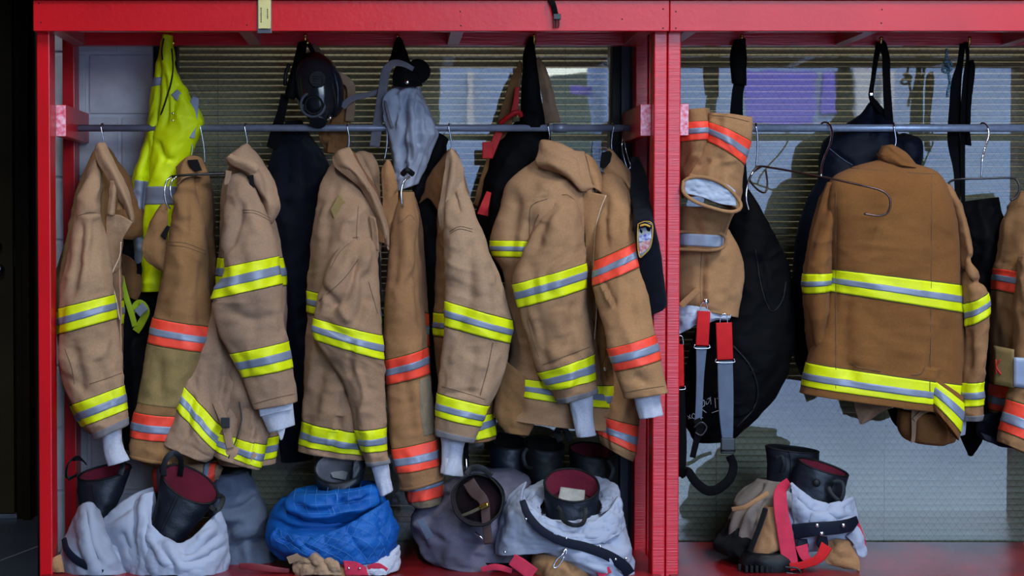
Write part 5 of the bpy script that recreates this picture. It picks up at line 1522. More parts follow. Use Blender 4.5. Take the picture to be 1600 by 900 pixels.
# ------------------------------------------------------------------ right rack: trousers on the block
tp = garment('turnout_trousers', 'tan turnout trousers with orange bands folded over the block beside the double post', 'trousers', 1105, 510, .15)
ll = Loft([(1064, 173, 1107, 170, .16, .05), (1062, 193, 1108, 191, .15, .055), (1062, 222, 1109, 219, .15, .055), (1062, 250, 1105, 250, .16, .055), (1063, 285, 1095, 280, .17, .05), (1066, 310, 1090, 306, .18, .04)], seed=171, fold=.006)
loft_obj('leg', ll, M['tan_e'], tp)
tape(ll, 1, 2, tp, 'tape_orange')
lr = Loft([(1108, 177, 1173, 184, .13, .055), (1107, 193, 1169, 222, .12, .06), (1104, 222, 1160, 258, .115, .06), (1086, 258, 1158, 288, .11, .06), (1070, 284, 1157, 312, .1, .058), (1066, 294, 1156, 330, .1, .055)], seed=172, fold=.006, creases=[([(1110, 250), (1090, 262)], 4, 7), ([(1125, 240), (1120, 290)], 8, 5)])
loft_obj('leg', lr, M['tan_h'], tp)
tape(lr, 1, 2, tp, 'tape_orange')
seams(lr, [[(1112, 180), (1140, 183), (1170, 190)]], tp)
sheet('leg_lining', [[(1070, 283, 0.028), (1100, 276, 0.020), (1128, 284, 0.018), (1148, 298, 0.028)], [(1069, 294, 0.026), (1098, 292, 0.016), (1126, 302, 0.015), (1150, 312, 0.026)], [(1070, 302, 0.026), (1096, 308, 0.016), (1124, 318, 0.015), (1150, 322, 0.026)]], M['silver_inner'], tp, fold=.004, fs=.025)
tubep('hem_edge', [(1068, 283, 0.027), (1068, 300, 0.018), (1084, 314, 0.012), (1110, 324, 0.010), (1140, 331, 0.012), (1156, 326, 0.022), (1154, 312, 0.027), (1130, 288, 0.012), (1100, 277, 0.014), (1078, 278, 0.022), (1068, 284, 0.027)], .0055, M['tan_h'], tp, n=80)
l2 = Loft([(1056, 322, 1150, 326, .2, .06), (1056, 345, 1140, 345, .19, .065), (1056, 362, 1134, 366, .19, .065), (1057, 388, 1130, 392, .19, .06)], seed=173, fold=.005)
loft_obj('leg_cuff', l2, M['tan_e'], tp)
band(l2, 2.1, 2.8, M['silver_inner'], tp, 'lining_band', off=.002)
tubep('hem_edge', [(1056, 362, .13), (1080, 362, .122), (1110, 364, .122), (1128, 366, .13), (1134, 374, .135), (1130, 386, .132), (1112, 391, .122), (1080, 390, .12), (1056, 389, .13)], .005, M['tan_e'], tp, n=60)
st = Loft([(1058, 330, 1120, 330, .28, .03), (1056, 385, 1150, 380, .24, .06), (1056, 420, 1160, 420, .23, .075), (1056, 455, 1158, 455, .22, .08), (1060, 474, 1156, 474, .22, .08), (1072, 480, 1152, 496, .22, .075)], seed=174, fold=.006, fs=.045, creases=[([(1100, 395), (1096, 440), (1098, 475)], 5, 9), ([(1130, 400), (1125, 470)], 8, 6)])
loft_obj('seat', st, M['tan_h'], tp)
seams(st, [[(1096, 395), (1094, 440), (1096, 478)]], tp)
strap('waist_strap', [(1064, 478, .13), (1076, 466, .128), (1092, 452, .128)], 10, M['tan_h'], tp, thick=.006)
sheet('waist_lining', [[(1058, 478, .17), (1085, 478, .15), (1115, 484, .15), (1142, 486, .17)], [(1057, 500, .165), (1085, 496, .14), (1115, 496, .14), (1142, 496, .16)], [(1058, 524, .165), (1080, 512, .15), (1112, 502, .15), (1140, 500, .165)]], M['silver_inner'], tp, fold=.006, fs=.03)
# suspenders
su = garment('suspenders', 'red and grey suspenders with buckles hanging from the trousers waist', 'suspenders', 1100, 765, .13)
for (xa, ya, xb, yb, w, Y) in ((1100, 486, 1097, 540, 20, .128), (1131, 504, 1133, 562, 25, .12), (1062, 538, 1063, 604, 12, .14)):
    strap('red_tab', [(xa, ya, Y), ((xa + xb) / 2, (ya + yb) / 2, Y - .004), (xb, yb, Y)], w, M['strap_red'], su, thick=.004, n=24)
    tubep('tab_frame', [(xb - w / 2 - 1, yb - 2, Y - .004), (xb - w / 2 - 1, yb + 4, Y - .004), (xb + w / 2 + 1, yb + 4, Y - .004), (xb + w / 2 + 1, yb - 2, Y - .004)], .0016, M['chrome'], su, n=16, seg=6)
    tubep('wire_clip', [(xa - 6, ya + 2, Y - .002), (xa - 5, ya - 8, Y - .003), (xa - 2, ya - 13, Y - .004), (xa + 3, ya - 13, Y - .004), (xa + 5, ya - 8, Y - .003), (xa + 6, ya + 2, Y - .002)], .0014, M['chrome'], su, n=30, seg=6)
ball('suspender_button', P(1103, 471, .115), .0095, M['chrome'], su, flat=.6)
strap('grey_strap', [(1096, 542, .128), (1094, 590, .13), (1092, 640, .135), (1090, 660, .14)], [17, 12, 11, 11], M['strap_grey'], su)
strap('grey_strap', [(1133, 564, .12), (1134, 610, .12), (1135, 650, .12), (1137, 692, .125)], [24, 24, 22, 16], M['strap_grey'], su)
strap('black_strap', [(1063, 606, .14), (1064, 660, .145), (1065, 700, .15), (1062, 745, .15)], [14, 16, 16, 18], M['black_nylon'], su)
lo_pts = [(1140, 712, .13), (1146, 728, .13), (1140, 748, .125), (1122, 764, .12), (1104, 766, .12), (1086, 752, .125), (1074, 736, .13), (1062, 742, .14)]
strap('padded_loop', lo_pts, [13, 13, 14, 15, 15, 14, 13, 14], M['black_nylon'], su, thick=.007, n=70)
for (x0_, x1_, y0_, y1_) in ((1124, 1150, 682, 708),):
    bk = box('buckle', *(list(PXX(a, .11) for a in (1127, 1149)) + [.098, .112, PZZ(708, .11), PZZ(684, .11)]), M['buckle_black'], su, bev=.003)
    tubep('buckle_bar', [(1127, 704, .096), (1149, 704, .096)], .003, M['black_rubber'], bk, n=4)
strap('strap_tail', [(1088, 655, .135), (1094, 668, .13), (1088, 690, .13), (1082, 715, .135)], [12, 14, 10, 9], M['black_nylon'], su)
tubep('buckle_ring', [(1084, 668, .125), (1096, 660, .12), (1104, 668, .12), (1096, 680, .12), (1086, 676, .125)], .003, M['buckle_black'], su)

# ------------------------------------------------------------------ black duffel bag
bg = garment('duffel_bag', 'big black duffel bag hanging by its strap beside the trousers', 'bag', 1180, 690, .35)
lo = Loft([(1150, 292, 1170, 296, .36, .03), (1140, 340, 1192, 340, .35, .06), (1130, 400, 1222, 396, .34, .09), (1110, 450, 1236, 444, .33, .11), (1090, 510, 1241, 500, .32, .12), (1075, 570, 1236, 556, .31, .12), (1068, 620, 1218, 606, .3, .12), (1070, 660, 1186, 648, .3, .11), (1090, 690, 1148, 684, .3, .08)], seed=181, fold=.008, fs=.06,
          creases=[([(1185, 400), (1200, 460), (1215, 486)], 5, 8), ([(1150, 540), (1178, 590), (1180, 640)], 4, 8)])
loft_obj('body', lo, M['black_nylon'], bg)
GB = lo.grid()
seam(lo, [(1180, 390), (1190, 450), (1205, 486), (1222, 470), (1228, 440)], bg, 'black_rubber', .003, 'piping', G=GB)
seam(lo, [(1145, 540), (1172, 572), (1184, 610), (1176, 640), (1150, 668)], bg, 'black_rubber', .004, 'piping', G=GB)
sheet('end_pocket', [[(1146, 556, .185), (1164, 570, .182), (1176, 590, .184)], [(1146, 600, .178), (1162, 606, .175), (1180, 612, .18)], [(1146, 652, .19), (1160, 650, .186), (1176, 640, .19)]], M['black_nylon'], bg, thick=.006)
lo = Loft([(1148, 62, 1164, 60, .38, .01), (1141, 84, 1166, 80, .37, .014), (1142, 110, 1166, 110, .37, .015), (1144, 130, 1166, 134, .37, .012)], seed=182, fold=.002)
loft_obj('strap_pad', lo, M['black_nylon'], bg)
strap('shoulder_strap', [(1156, 128, .375), (1152, 150, .375), (1151, 200, .375), (1158, 260, .37), (1162, 300, .36)], [18, 18, 21, 16, 14], M['black_nylon'], bg)
# chalk-white handwriting, upside down as the bag hangs
def scrawl(strokes):
    for s in strokes:
        w = on_surface(GB, s, .003, 14) if len(s) > 2 else on_surface(GB, s, .003, 8)
        tube('lettering', w, .0008, M['thread_white'], bg, seg=5)
scrawl([[(1117, 622), (1118, 638)], [(1112, 645), (1124, 641)], [(1120, 622), (1121, 623)],
        [(1110, 620), (1111, 632)], [(1105, 624), (1109, 622), (1108, 628), (1104, 632), (1103, 627)], [(1100, 625), (1096, 628), (1097, 635), (1101, 633), (1100, 625)], [(1093, 630), (1088, 632), (1094, 640)],
        [(1104, 645), (1096, 640), (1092, 648), (1098, 653)], [(1088, 650), (1083, 646), (1081, 652), (1086, 654), (1088, 650)], [(1078, 648), (1076, 655)], [(1080, 654), (1074, 650)]])

# ------------------------------------------------------------------ navy bag behind the lone coat
nb = garment('navy_bag', 'dark navy bag with pointed top hanging behind the lone brown coat', 'bag', 1350, 580, .45)
lo = Loft([(1360, 157, 1371, 158, .42, .015), (1344, 178, 1384, 182, .42, .04), (1318, 198, 1398, 204, .42, .06), (1290, 220, 1408, 224, .42, .07), (1283, 250, 1412, 254, .42, .08), (1278, 280, 1414, 285, .42, .09), (1262, 310, 1414, 310, .43, .1), (1250, 350, 1410, 350, .44, .1), (1242, 410, 1400, 410, .45, .1), (1238, 480, 1390, 480, .46, .1), (1240, 550, 1380, 550, .46, .1), (1252, 586, 1360, 590, .46, .08)], seed=191, fold=.006, fs=.06,
          creases=[([(1370, 165), (1366, 220)], 5, 8), ([(1300, 235), (1336, 262)], 4, 6)])
loft_obj('body', lo, M['navy_nylon'], nb)
lo2 = Loft([(1396, 216, 1410, 208, .45, .03), (1392, 226, 1436, 218, .45, .05), (1394, 246, 1440, 240, .45, .05), (1400, 262, 1436, 264, .45, .04)], seed=192, fold=.003)
loft_obj('side_pocket', lo2, M['navy_nylon'], nb)
strap('strap', [(1374, 66, .38), (1368, 96, .39), (1364, 125, .4), (1361, 150, .4), (1368, 162, .39), (1380, 176, .38)], [10, 8, 7, 8, 9, 9], M['black_nylon'], nb)
strap('strap', [(1378, 66, .38), (1384, 88, .37), (1385, 120, .37), (1387, 160, .37), (1390, 200, .37)], [8, 12, 12, 13, 13], M['black_nylon'], nb)
strap('strap', [(1374, 66, .375), (1379, 72, .37), (1384, 90, .37)], [12, 14, 8], M['black_nylon'], nb)
seam(lo, [(1296, 232), (1316, 248), (1332, 258)], nb, 'strap_grey', .0015, 'piping')
strap('strap_slider', [(1359, 147, .395), (1364, 147, .395)], 5, M['chrome'], nb, n=6)

# ------------------------------------------------------------------ black harness at the right
bh = garment('black_harness', 'black strap harness hanging from the hook near the right picture edge', 'harness', 1515, 710, .4)
strap('strap', [(1504, 68, .38), (1500, 100, .39), (1494, 130, .4), (1492, 170, .4), (1490, 220, .4), (1496, 270, .4), (1496, 330, .4)], [9, 10, 16, 18, 19, 12, 8], M['black_nylon'], bh)
strap('strap', [(1510, 66, .38), (1512, 90, .38), (1508, 120, .38), (1505, 170, .385), (1504, 230, .39), (1505, 330, .4)], [8, 5, 6, 8, 8, 6], M['black_nylon'], bh)
lo = Loft([(1513, 95, 1521, 93, .4, .01), (1509, 110, 1523, 108, .4, .014), (1507, 160, 1518, 160, .4, .014), (1506, 200, 1516, 200, .4, .014), (1508, 226, 1518, 228, .4, .01)], seed=201, fold=.001)
loft_obj('pad', lo, M['black_nylon'], bh)
lo = Loft([(1498, 316, 1560, 308, .46, .03), (1500, 370, 1570, 360, .46, .06), (1505, 450, 1575, 450, .46, .07), (1512, 540, 1575, 540, .46, .07), (1514, 600, 1565, 600, .46, .06), (1505, 650, 1550, 645, .45, .05), (1500, 682, 1532, 684, .44, .04), (1512, 712, 1518, 711, .44, .02)], seed=202, fold=.008)
loft_obj('hanging_body', lo, M['black_nylon'], bh)
strap('dangling_tail', [(1398, 636, .36), (1406, 656, .36), (1424, 674, .36)], [24, 22, 14], M['black_nylon'], garment('black_pouch', 'black pouch corner showing below the lone brown coat', 'pouch', 1410, 676, .36), n=16)
cpb = garment('baseball_cap', 'navy cloth cap hanging below the coat at the right picture edge', 'cap', 1570, 700, .3)
lo = Loft([(1534, 650, 1600, 632, .3, .04), (1528, 668, 1640, 650, .3, .06), (1534, 686, 1640, 680, .3, .06), (1562, 696, 1640, 702, .3, .05)], seed=203, fold=.005)
loft_obj('crown', lo, M['navy_cloth'], cpb)
sheet('bill', [[(1532, 676, .24), (1560, 686, .23), (1600, 692, .24)], [(1540, 688, .23), (1566, 697, .215), (1604, 702, .23)]], M['navy_nylon'], cpb, nu=10, thick=.008)

# knotted cord
cd_ = garment('knotted_cord', 'dark speckled cord with a knot hanging beside the black harness', 'cord', 1480, 150, .4)
mat('cord_speckle', srgb(26, 28, 34), rough=0.7, noise=0.8, nscale=160.0, col2=srgb(120, 160, 180), detail=1.0)
tubep('cord', [(1479, 76, .4), (1479, 90, .4), (1478, 100, .4), (1482, 115, .4), (1484, 130, .4), (1481, 142, .4), (1480, 152, .4)], .0045, M['cord_speckle'], cd_)
tubep('knot', [(1474, 98, .395), (1482, 96, .385), (1487, 101, .39), (1482, 106, .4), (1474, 106, .39), (1473, 111, .385), (1480, 113, .385), (1486, 107, .39), (1478, 100, .385)], .0045, M['cord_speckle'], cd_, n=60)

# ------------------------------------------------------------------ things on the top beam
tg = garment('paper_tag', 'yellowed printed card standing over the front beam', 'card', 414, 50, -.006)
cx0, cx1 = PXX(403, -.01), PXX(425, -.01)
box('sleeve', cx0, cx1, -.008, -.004, PZZ(52, -.006), PZZ(-20, -.006), M['mask_clear'], tg, bev=.001)
cdp = box('card', cx0 + .003, cx1 - .002, -.0105, -.008, PZZ(45, -.006), PZZ(-20, -.006), M['tag_yellow'], tg, bev=.001)
for (xa, ya, yb) in ((409, 12, 34), (419, 14, 28)):
    r_ = random.Random(xa)
    y = ya
    while y < yb:
        h_ = r_.uniform(1.2, 2.6)
        box('printed_line', PXX(xa - .8, -.01), PXX(xa + .8, -.01), -.0112, -.0104, PZZ(y + h_, -.01), PZZ(y, -.01), M['ink_dark'], cdp)
        y += h_ + .9
box('printed_line', PXX(408, -.01), PXX(419, -.01), -.0112, -.0104, PZZ(45.2, -.01), PZZ(44.4, -.01), M['ink_dark'], cdp)
sb_ = garment('buckle_strap', 'black strap with a side-release buckle dangling over the front beam', 'strap', 870, 45, -.01)
strap('webbing', [(857, -6, .06), (860, -1, .0), (863, 4, -.018), (866, 14, -.016), (868, 24, -.012)], [9, 9, 9, 9, 9], M['black_nylon'], sb_, facing=[(0, -.3, 1), (0, -.6, 1), (0, -1, .2), (0, -1, 0), (0, -1, 0)])
bk = box('buckle', *(list(PXX(a, -.01) for a in (863, 875)) + [-.02, -.008, PZZ(31, -.01), PZZ(22, -.01)]), M['buckle_black'], sb_, bev=.002)
for xx in (865, 869, 873):
    tubep('prong', [(xx, 31, -.014), (xx + .5, 38, -.014), (868.5 + (xx - 869) * .8, 44, -.014)], .0022, M['buckle_black'], bk, n=10, seg=6)
# ================================================================== piles on the shelf
mat('strap_maroon', srgb(120, 14, 22), rough=0.6, noise=0.3, nscale=30.0)
mat('strap_brown', srgb(64, 36, 30), rough=0.7, noise=0.3, nscale=30.0)
cloth('boot_lining_shade', srgb(30, 10, 16), dirt=0.4)  # shade deep inside the open boot, put into the lining colour
def loop(name, pts, w, parent, m='boot_rubber', thick=.003, facing=None):
    return strap(name, pts, w, M[m], parent, thick=thick, facing=facing, n=40)

# ------------------------------------------------------------------ pile 1: silver trousers with two boots
pb = garment('boot', 'dark boot with maroon lining leaning out of the left end of the silver trousers', 'boot', 150, 810, .2, 'boots on the shelves')
o, G = bucket([(163, 738, .22, .083, .05, .32, .18), (160, 755, .22, .078, .052, .3, .15), (156, 780, .22, .064, .052, .25, .1), (153, 806, .22, .05, .05, .2, .1), (152, 850, .22, .05, .05, .2, .0)], M['boot_leather'], pb, 'shaft', M['maroon_lining'], seed=1)
loop('pull_loop', [(120, 742, .2), (106, 748, .17), (104, 736, .17), (110, 720, .19), (124, 716, .22), (134, 724, .25)], 8, pb, facing=[(-.8, -.6, 0)] * 6)
loop('pull_loop', [(193, 720, .19), (191, 732, .17), (188, 742, .165)], 9, pb)
seam(None, [(143, 754), (148, 780), (152, 800)], pb, 'black_rubber', .0015, G=G, n=20)
tr = garment('silver_trousers', 'silver grey trousers crumpled around two dark boots beside the left post', 'trousers', 225, 898, .15)
lo = Loft([(214, 776, 238, 778, .25, .03), (176, 812, 246, 800, .24, .06), (140, 826, 250, 820, .22, .08), (118, 838, 250, 838, .2, .1), (108, 850, 246, 850, .19, .11), (98, 866, 240, 868, .18, .12), (96, 896, 236, 898, .18, .12)], seed=211, fold=.008, fs=.05, fl=.09, wr=.003)
loft_obj('under_layer', lo, M['silver_cloth'], tr)
sheet('outer_fold', [[(120, 800, .14), (130, 788, .10), (142, 786, .10), (156, 800, .13)], [(108, 824, .12), (126, 814, .06), (144, 812, .05), (168, 832, .10)], [(100, 850, .12), (126, 842, .03), (150, 842, .02), (180, 862, .09)],
                     [(94, 874, .11), (126, 872, .01), (160, 872, .0), (190, 884, .07)], [(92, 898, .11), (126, 899, .01), (164, 899, .0), (198, 899, .07)]], M['silver_cloth'], tr, nu=50, nv=50, thick=.008, fold=.004, fs=.06, seed=2, edge='tr',
      creases=[([(134, 792), (140, 830), (160, 890)], 6, 12), ([(114, 830), (120, 860), (136, 895)], 6, 10), ([(150, 810), (166, 850), (180, 890)], 6, -8)])
sheet('inner_fold', [[(156, 818, .12), (176, 798, .10), (208, 774, .12), (238, 762, .18)], [(164, 836, .10), (186, 818, .06), (214, 800, .08), (242, 786, .16)], [(178, 862, .09), (196, 848, .05), (214, 836, .06), (234, 820, .14)], [(190, 890, .08), (202, 880, .05), (212, 870, .06), (222, 860, .13)], [(198, 899, .08), (204, 898, .06), (212, 896, .07), (218, 890, .12)]],
      M['silver_cloth'], tr, nu=50, nv=50, thick=.008, fold=.004, fs=.06, seed=3, edge='t', creases=[([(168, 818), (196, 800), (226, 775)], 5, 9), ([(190, 830), (205, 870)], 6, 10), ([(215, 790), (212, 840)], 6, 9)])
sheet('side_fold', [[(204, 792, .12), (222, 774, .09), (240, 768, .10)], [(198, 818, .10), (216, 806, .05), (236, 808, .06)], [(194, 846, .10), (214, 842, .03), (240, 842, .03)], [(193, 874, .09), (216, 876, .02), (250, 876, .01)], [(196, 899, .09), (220, 899, .02), (262, 899, .01)]],
      M['silver_quilt'], tr, nu=50, nv=40, thick=.008, fold=.005, fs=.05, seed=4, edge='t', creases=[([(214, 800), (208, 840), (214, 890)], 5, 10), ([(228, 800), (226, 850), (240, 890)], 5, -9)])
sheet('front_fold', [[(226, 806, .07), (238, 824, .03), (256, 840, .02), (278, 851, .015), (304, 838, .03), (326, 816, .06), (344, 800, .12)], [(218, 832, .05), (238, 848, .0), (260, 862, -.015), (284, 868, -.02), (312, 856, .0), (334, 838, .05), (352, 824, .12)],
                     [(212, 862, .05), (238, 872, -.01), (264, 880, -.03), (290, 884, -.03), (318, 876, .0), (340, 862, .05), (357, 850, .12)], [(210, 899, .05), (238, 899, .0), (264, 899, -.02), (290, 899, -.02), (318, 899, .0), (340, 896, .05), (357, 890, .12)]],
      M['silver_quilt'], tr, nu=60, nv=80, thick=.01, fold=.005, fs=.05, seed=5, edge='t', edge_r=.004, creases=[([(240, 835), (262, 868), (275, 895)], 5, 12), ([(276, 860), (300, 862), (345, 835)], 6, 13), ([(285, 880), (320, 872), (352, 850)], 5, 11), ([(310, 845), (335, 825)], 5, -8), ([(230, 850), (250, 890)], 5, 9), ([(255, 850), (290, 868)], 6, -8)])
strap('waistband', [(100, 842, .09), (104, 858, .05), (118, 874, .02), (140, 886, .0), (160, 896, -.005)], [8, 10, 12, 12, 12], M['navy_nylon'], tr, thick=.006)
sheet('tan_corner', [[(74, 884, .06), (84, 872, .05), (95, 866, .06)], [(78, 888, .05), (88, 884, .04), (98, 882, .05)], [(84, 893, .05), (92, 893, .045), (100, 894, .05)]], M['tan_h'], tr, thick=.006)
pb = garment('boot', 'dark boot with maroon lining standing upright in the silver trousers, loops raised', 'boot', 262, 850, .12, 'boots on the shelves')
o, G = bucket([(297, 757, .12, .092, .058, .72, -.5), (290, 772, .12, .086, .055, .65, -.5), (278, 800, .12, .070, .052, .5, -.5), (264, 830, .12, .056, .05, .4, -.45), (254, 856, .12, .05, .048, .3, -.4)], M['boot_leather'], pb, 'shaft', M['maroon_lining'], seed=2)
loop('pull_loop', [(256, 744, .09), (256, 728, .085), (262, 714, .085), (272, 708, .09), (281, 714, .1), (283, 728, .12), (281, 744, .14)], 9, pb)
loop('pull_loop', [(328, 791, .06), (338, 797, .05), (345, 790, .06), (348, 778, .08), (340, 774, .09)], 8, pb, facing=[(.3, -.9, .3)] * 5)
seam(None, [(275, 774), (262, 802), (250, 828)], pb, 'black_rubber', .0016, G=G, n=20)
seam(None, [(279, 776), (266, 804), (254, 830)], pb, 'black_rubber', .0012, G=G, n=20)

# ------------------------------------------------------------------ grey trousers behind
gt = garment('grey_trousers', 'slate grey trousers slumped behind the silver trousers', 'trousers', 385, 888, .3)
lo = Loft([(336, 742, 388, 736, .34, .05), (332, 768, 402, 764, .33, .08), (330, 800, 414, 800, .32, .1), (332, 840, 424, 842, .31, .11), (338, 880, 432, 882, .3, .11), (344, 894, 430, 894, .3, .1)], seed=221, fold=.01, fs=.06, fl=.1, creases=[([(350, 800), (385, 790), (405, 775)], 7, 10), ([(345, 860), (390, 845), (420, 850)], 6, 10), ([(345, 830), (380, 815)], 7, 8)])
loft_obj('legs', lo, M['grey_cloth'], gt)
pb = garment('boot', 'dark boot shaft rising behind the slate grey trousers', 'boot', 365, 770, .36, 'boots on the shelves')
bucket([(366, 728, .37, .056, .05, .2, .1), (366, 745, .37, .054, .05, .2, .1), (366, 780, .37, .05, .05, .2, 0), (366, 860, .37, .05, .05, .1, 0)], M['boot_leather'], pb, 'shaft', M['lining_dark'], seed=3)
ot = garment('trouser_leg', 'folded tan trouser leg with orange bands lying behind the upright boot', 'trousers', 290, 765, .27)
lo = Loft([(238, 734, 241, 766, .3, .03), (262, 727, 264, 768, .28, .04), (300, 724, 300, 764, .27, .045), (328, 724, 326, 756, .27, .045), (340, 724, 336, 752, .27, .04), (348, 732, 342, 748, .28, .03)], seed=222, fold=.006)
loft_obj('leg', lo, M['tan_d'], ot)
tape(lo, 0.1, .95, ot, 'tape_orange'); tape(lo, 2.7, 3.9, ot, 'tape_orange', mid=(.0, .3))

# ------------------------------------------------------------------ blue quilted pile
bt = garment('quilted_trousers', 'bright blue quilted trousers heaped around a dark boot', 'trousers', 520, 880, .2)
lo = Loft([(440, 778, 592, 760, .22, .07), (424, 798, 604, 788, .2, .11), (417, 820, 612, 812, .18, .13), (418, 842, 618, 838, .17, .14), (428, 862, 620, 862, .17, .13), (452, 876, 604, 880, .17, .11)], seed=231, fold=.011, fs=.06, fl=.07, wr=.003,
          creases=[([(425, 812), (460, 826), (520, 828), (560, 815)], 6, 14), ([(470, 850), (540, 835), (610, 815)], 7, 12), ([(440, 850), (500, 845)], 6, 9), ([(560, 800), (590, 820)], 7, 9)])
loft_obj('lower_fold', lo, M['quilt_blue'], bt)
lo = Loft([(484, 764, 566, 760, .2, .05), (456, 768, 586, 754, .17, .09), (445, 780, 592, 768, .15, .12), (450, 796, 590, 786, .14, .12), (474, 812, 572, 804, .14, .1), (500, 818, 552, 812, .14, .07)], seed=232, fold=.01, fs=.045, fl=.06, wr=.003,
          creases=[([(460, 790), (500, 800), (530, 790), (522, 768)], 6, 14), ([(525, 775), (550, 790), (585, 775)], 6, 18), ([(520, 764), (530, 776), (534, 790)], 6, 20), ([(470, 762), (510, 775), (525, 765)], 6, -9), ([(548, 765), (560, 790)], 6, 10)])
loft_obj('upper_fold', lo, M['quilt_blue'], bt)
sheet('front_lip', [[(430, 826, .07), (462, 838, .03), (505, 836, .01), (550, 818, .01), (588, 796, .04), (606, 784, .10)], [(424, 842, .07), (462, 852, .01), (508, 850, -.01), (556, 836, -.01), (596, 820, .03), (614, 810, .10)],
                    [(434, 858, .08), (468, 866, .01), (512, 866, -.01), (560, 856, -.01), (602, 846, .03), (620, 838, .10)], [(452, 868, .09), (480, 874, .03), (516, 878, .01), (560, 882, .0), (598, 878, .03), (614, 868, .09)]], M['quilt_blue'], bt, nu=46, nv=80, thick=.012, fold=.006, fs=.04, seed=6, edge='t', edge_r=.006,
      creases=[([(470, 845), (500, 870)], 5, 9), ([(540, 826), (570, 870)], 6, 8), ([(440, 840), (470, 862)], 5, 9), ([(590, 810), (606, 850)], 5, 8)])
GL = sheet_grid([[(430, 826, .064), (462, 838, .024), (505, 836, .004), (550, 818, .004), (588, 796, .034), (606, 784, .094)], [(424, 842, .064), (462, 852, .004), (508, 850, -.016), (556, 836, -.016), (596, 820, .024), (614, 810, .094)],
                    [(434, 858, .074), (468, 866, .004), (512, 866, -.016), (560, 856, -.016), (602, 846, .024), (620, 838, .094)], [(452, 868, .084), (480, 874, .024), (516, 878, .004), (560, 882, -.006), (598, 878, .024), (614, 868, .084)]], 46, 80, .006, 6, .04, [([(470, 845), (500, 870)], 5, 9), ([(540, 826), (570, 870)], 6, 8), ([(440, 840), (470, 862)], 5, 9), ([(590, 810), (606, 850)], 5, 8)])
for k in range(-3, 12):
    for sg in (1, -1):
        line = []
        for q in range(16):
            f_ = q / 15.0
            jj = (k + 1.5) * 7.0 + sg * f_ * 22
            if 0 <= jj <= 79:
                line.append(GL[int(round(f_ * 45)), int(round(jj))] + np.array([0, -.004, .002]))
        if len(line) > 4:
            tube('quilt_stitch', np.array(line), .0006, M['thread_blue'], bt, seg=4)
GQ = lo.grid()
for k in range(8):
    x = 462 + k * 17
    seam(lo, [(x, 762 - k * 1.6), (x - 3, 784), (x + 4, 804)], bt, 'thread_blue', .0006, 'quilt_stitch', G=GQ, n=30)
for y in (768, 784, 798):
    seam(lo, [(458, y + 4), (520, y + 4), (584, y - 6)], bt, 'thread_blue', .0006, 'quilt_stitch', G=GQ, n=50)
for (a, b_) in (((524, 768), (528, 782)), ((519, 792), (524, 806))):
    seam(lo, [a, b_], bt, 'thread_blue', .0013, 'bar_tack', G=GQ, n=8)
pb = garment('boot', 'dark boot with a pale label inside, opening above the blue quilted trousers', 'boot', 530, 765, .2, 'boots on the shelves')
o, G = bucket([(530, 730, .17, .077, .06, .8, .1), (530, 744, .17, .074, .06, .7, .1), (530, 762, .2, .064, .056, .4, .1), (528, 800, .2, .055, .05, .3, 0), (528, 840, .2, .05, .05, .2, 0)], M['boot_leather'], pb, 'shaft', M['cuff_grey'], seed=4)
sheet('boot_flap', [[(552, 722, .15), (562, 708, .17), (569, 704, .2)], [(550, 745, .14), (562, 735, .15), (569, 725, .18)], [(545, 762, .14), (556, 756, .15), (566, 750, .17)]], M['boot_leather'], pb, thick=.008)
sheet('inner_label', [[(509, 716, .248), (545, 717, .248)], [(511, 728, .242), (546, 730, .242)]], M['paper'], pb, nu=6, nv=8, fold=.001, thick=.001)
sheet('inner_label', [[(512, 731, .238), (545, 733, .238)], [(520, 746, .222), (540, 750, .222)]], M['paper'], pb, nu=6, nv=8, fold=.001, thick=.001)
for yy in (720, 724, 736, 741):
    tubep('printed_line', [(514, yy, .236), (541, yy + 1.5, .236)], .0007, M['ink_dark'], pb, n=4, seg=4)
loop('pull_loop', [(524, 704, .17), (540, 696, .16), (556, 698, .165), (562, 706, .18)], 6, pb)
tt = garment('turnout_trousers', 'tan trousers with red straps crushed under the blue quilted pile', 'trousers', 535, 898, .12)
lo = Loft([(470, 864, 600, 866, .13, .09), (460, 878, 618, 872, .12, .11), (462, 890, 620, 884, .12, .11), (468, 898, 612, 897, .12, .1)], seed=233, fold=.01, fs=.05, fl=.05, creases=[([(490, 868), (505, 895)], 5, 10), ([(530, 880), (580, 878)], 5, 10)])
loft_obj('waist', lo, M['tan_h'], tt)
sheet('shell_fold', [[(456, 872, .05), (474, 864, .02), (500, 866, .0), (524, 872, .0)], [(458, 884, .03), (476, 878, .0), (502, 880, -.02), (530, 884, -.02)], [(464, 899, .03), (482, 898, .0), (506, 898, -.02), (534, 899, -.02)]], M['tan_f'], tt, nu=30, nv=50, thick=.008, fold=.006, fs=.03, edge='t', creases=[([(480, 868), (490, 896)], 4, 10), ([(505, 870), (515, 896)], 4, 10), ([(466, 880), (500, 888)], 4, 8)])
sheet('shell_fold', [[(556, 884, .02), (586, 880, .02), (612, 862, .06), (622, 852, .1)], [(566, 892, .0), (592, 890, .0), (616, 876, .05), (624, 868, .1)], [(574, 899, .0), (596, 899, .0), (616, 892, .05), (622, 884, .1)]], M['knit_white'], tt, nu=24, nv=40, thick=.008, fold=.005, fs=.03, edge='t')
sheet('red_pad', [[(536, 876, -.01), (556, 878, -.015), (572, 886, -.01)], [(538, 888, -.012), (556, 889, -.017), (574, 894, -.012)], [(540, 899, -.012), (556, 899, -.017), (576, 899, -.012)]], M['strap_pink'], tt, nu=14, nv=18, thick=.005, fold=.003)
for xx in (545, 562):
    snap(xx, 888, -.022, tt, .004)
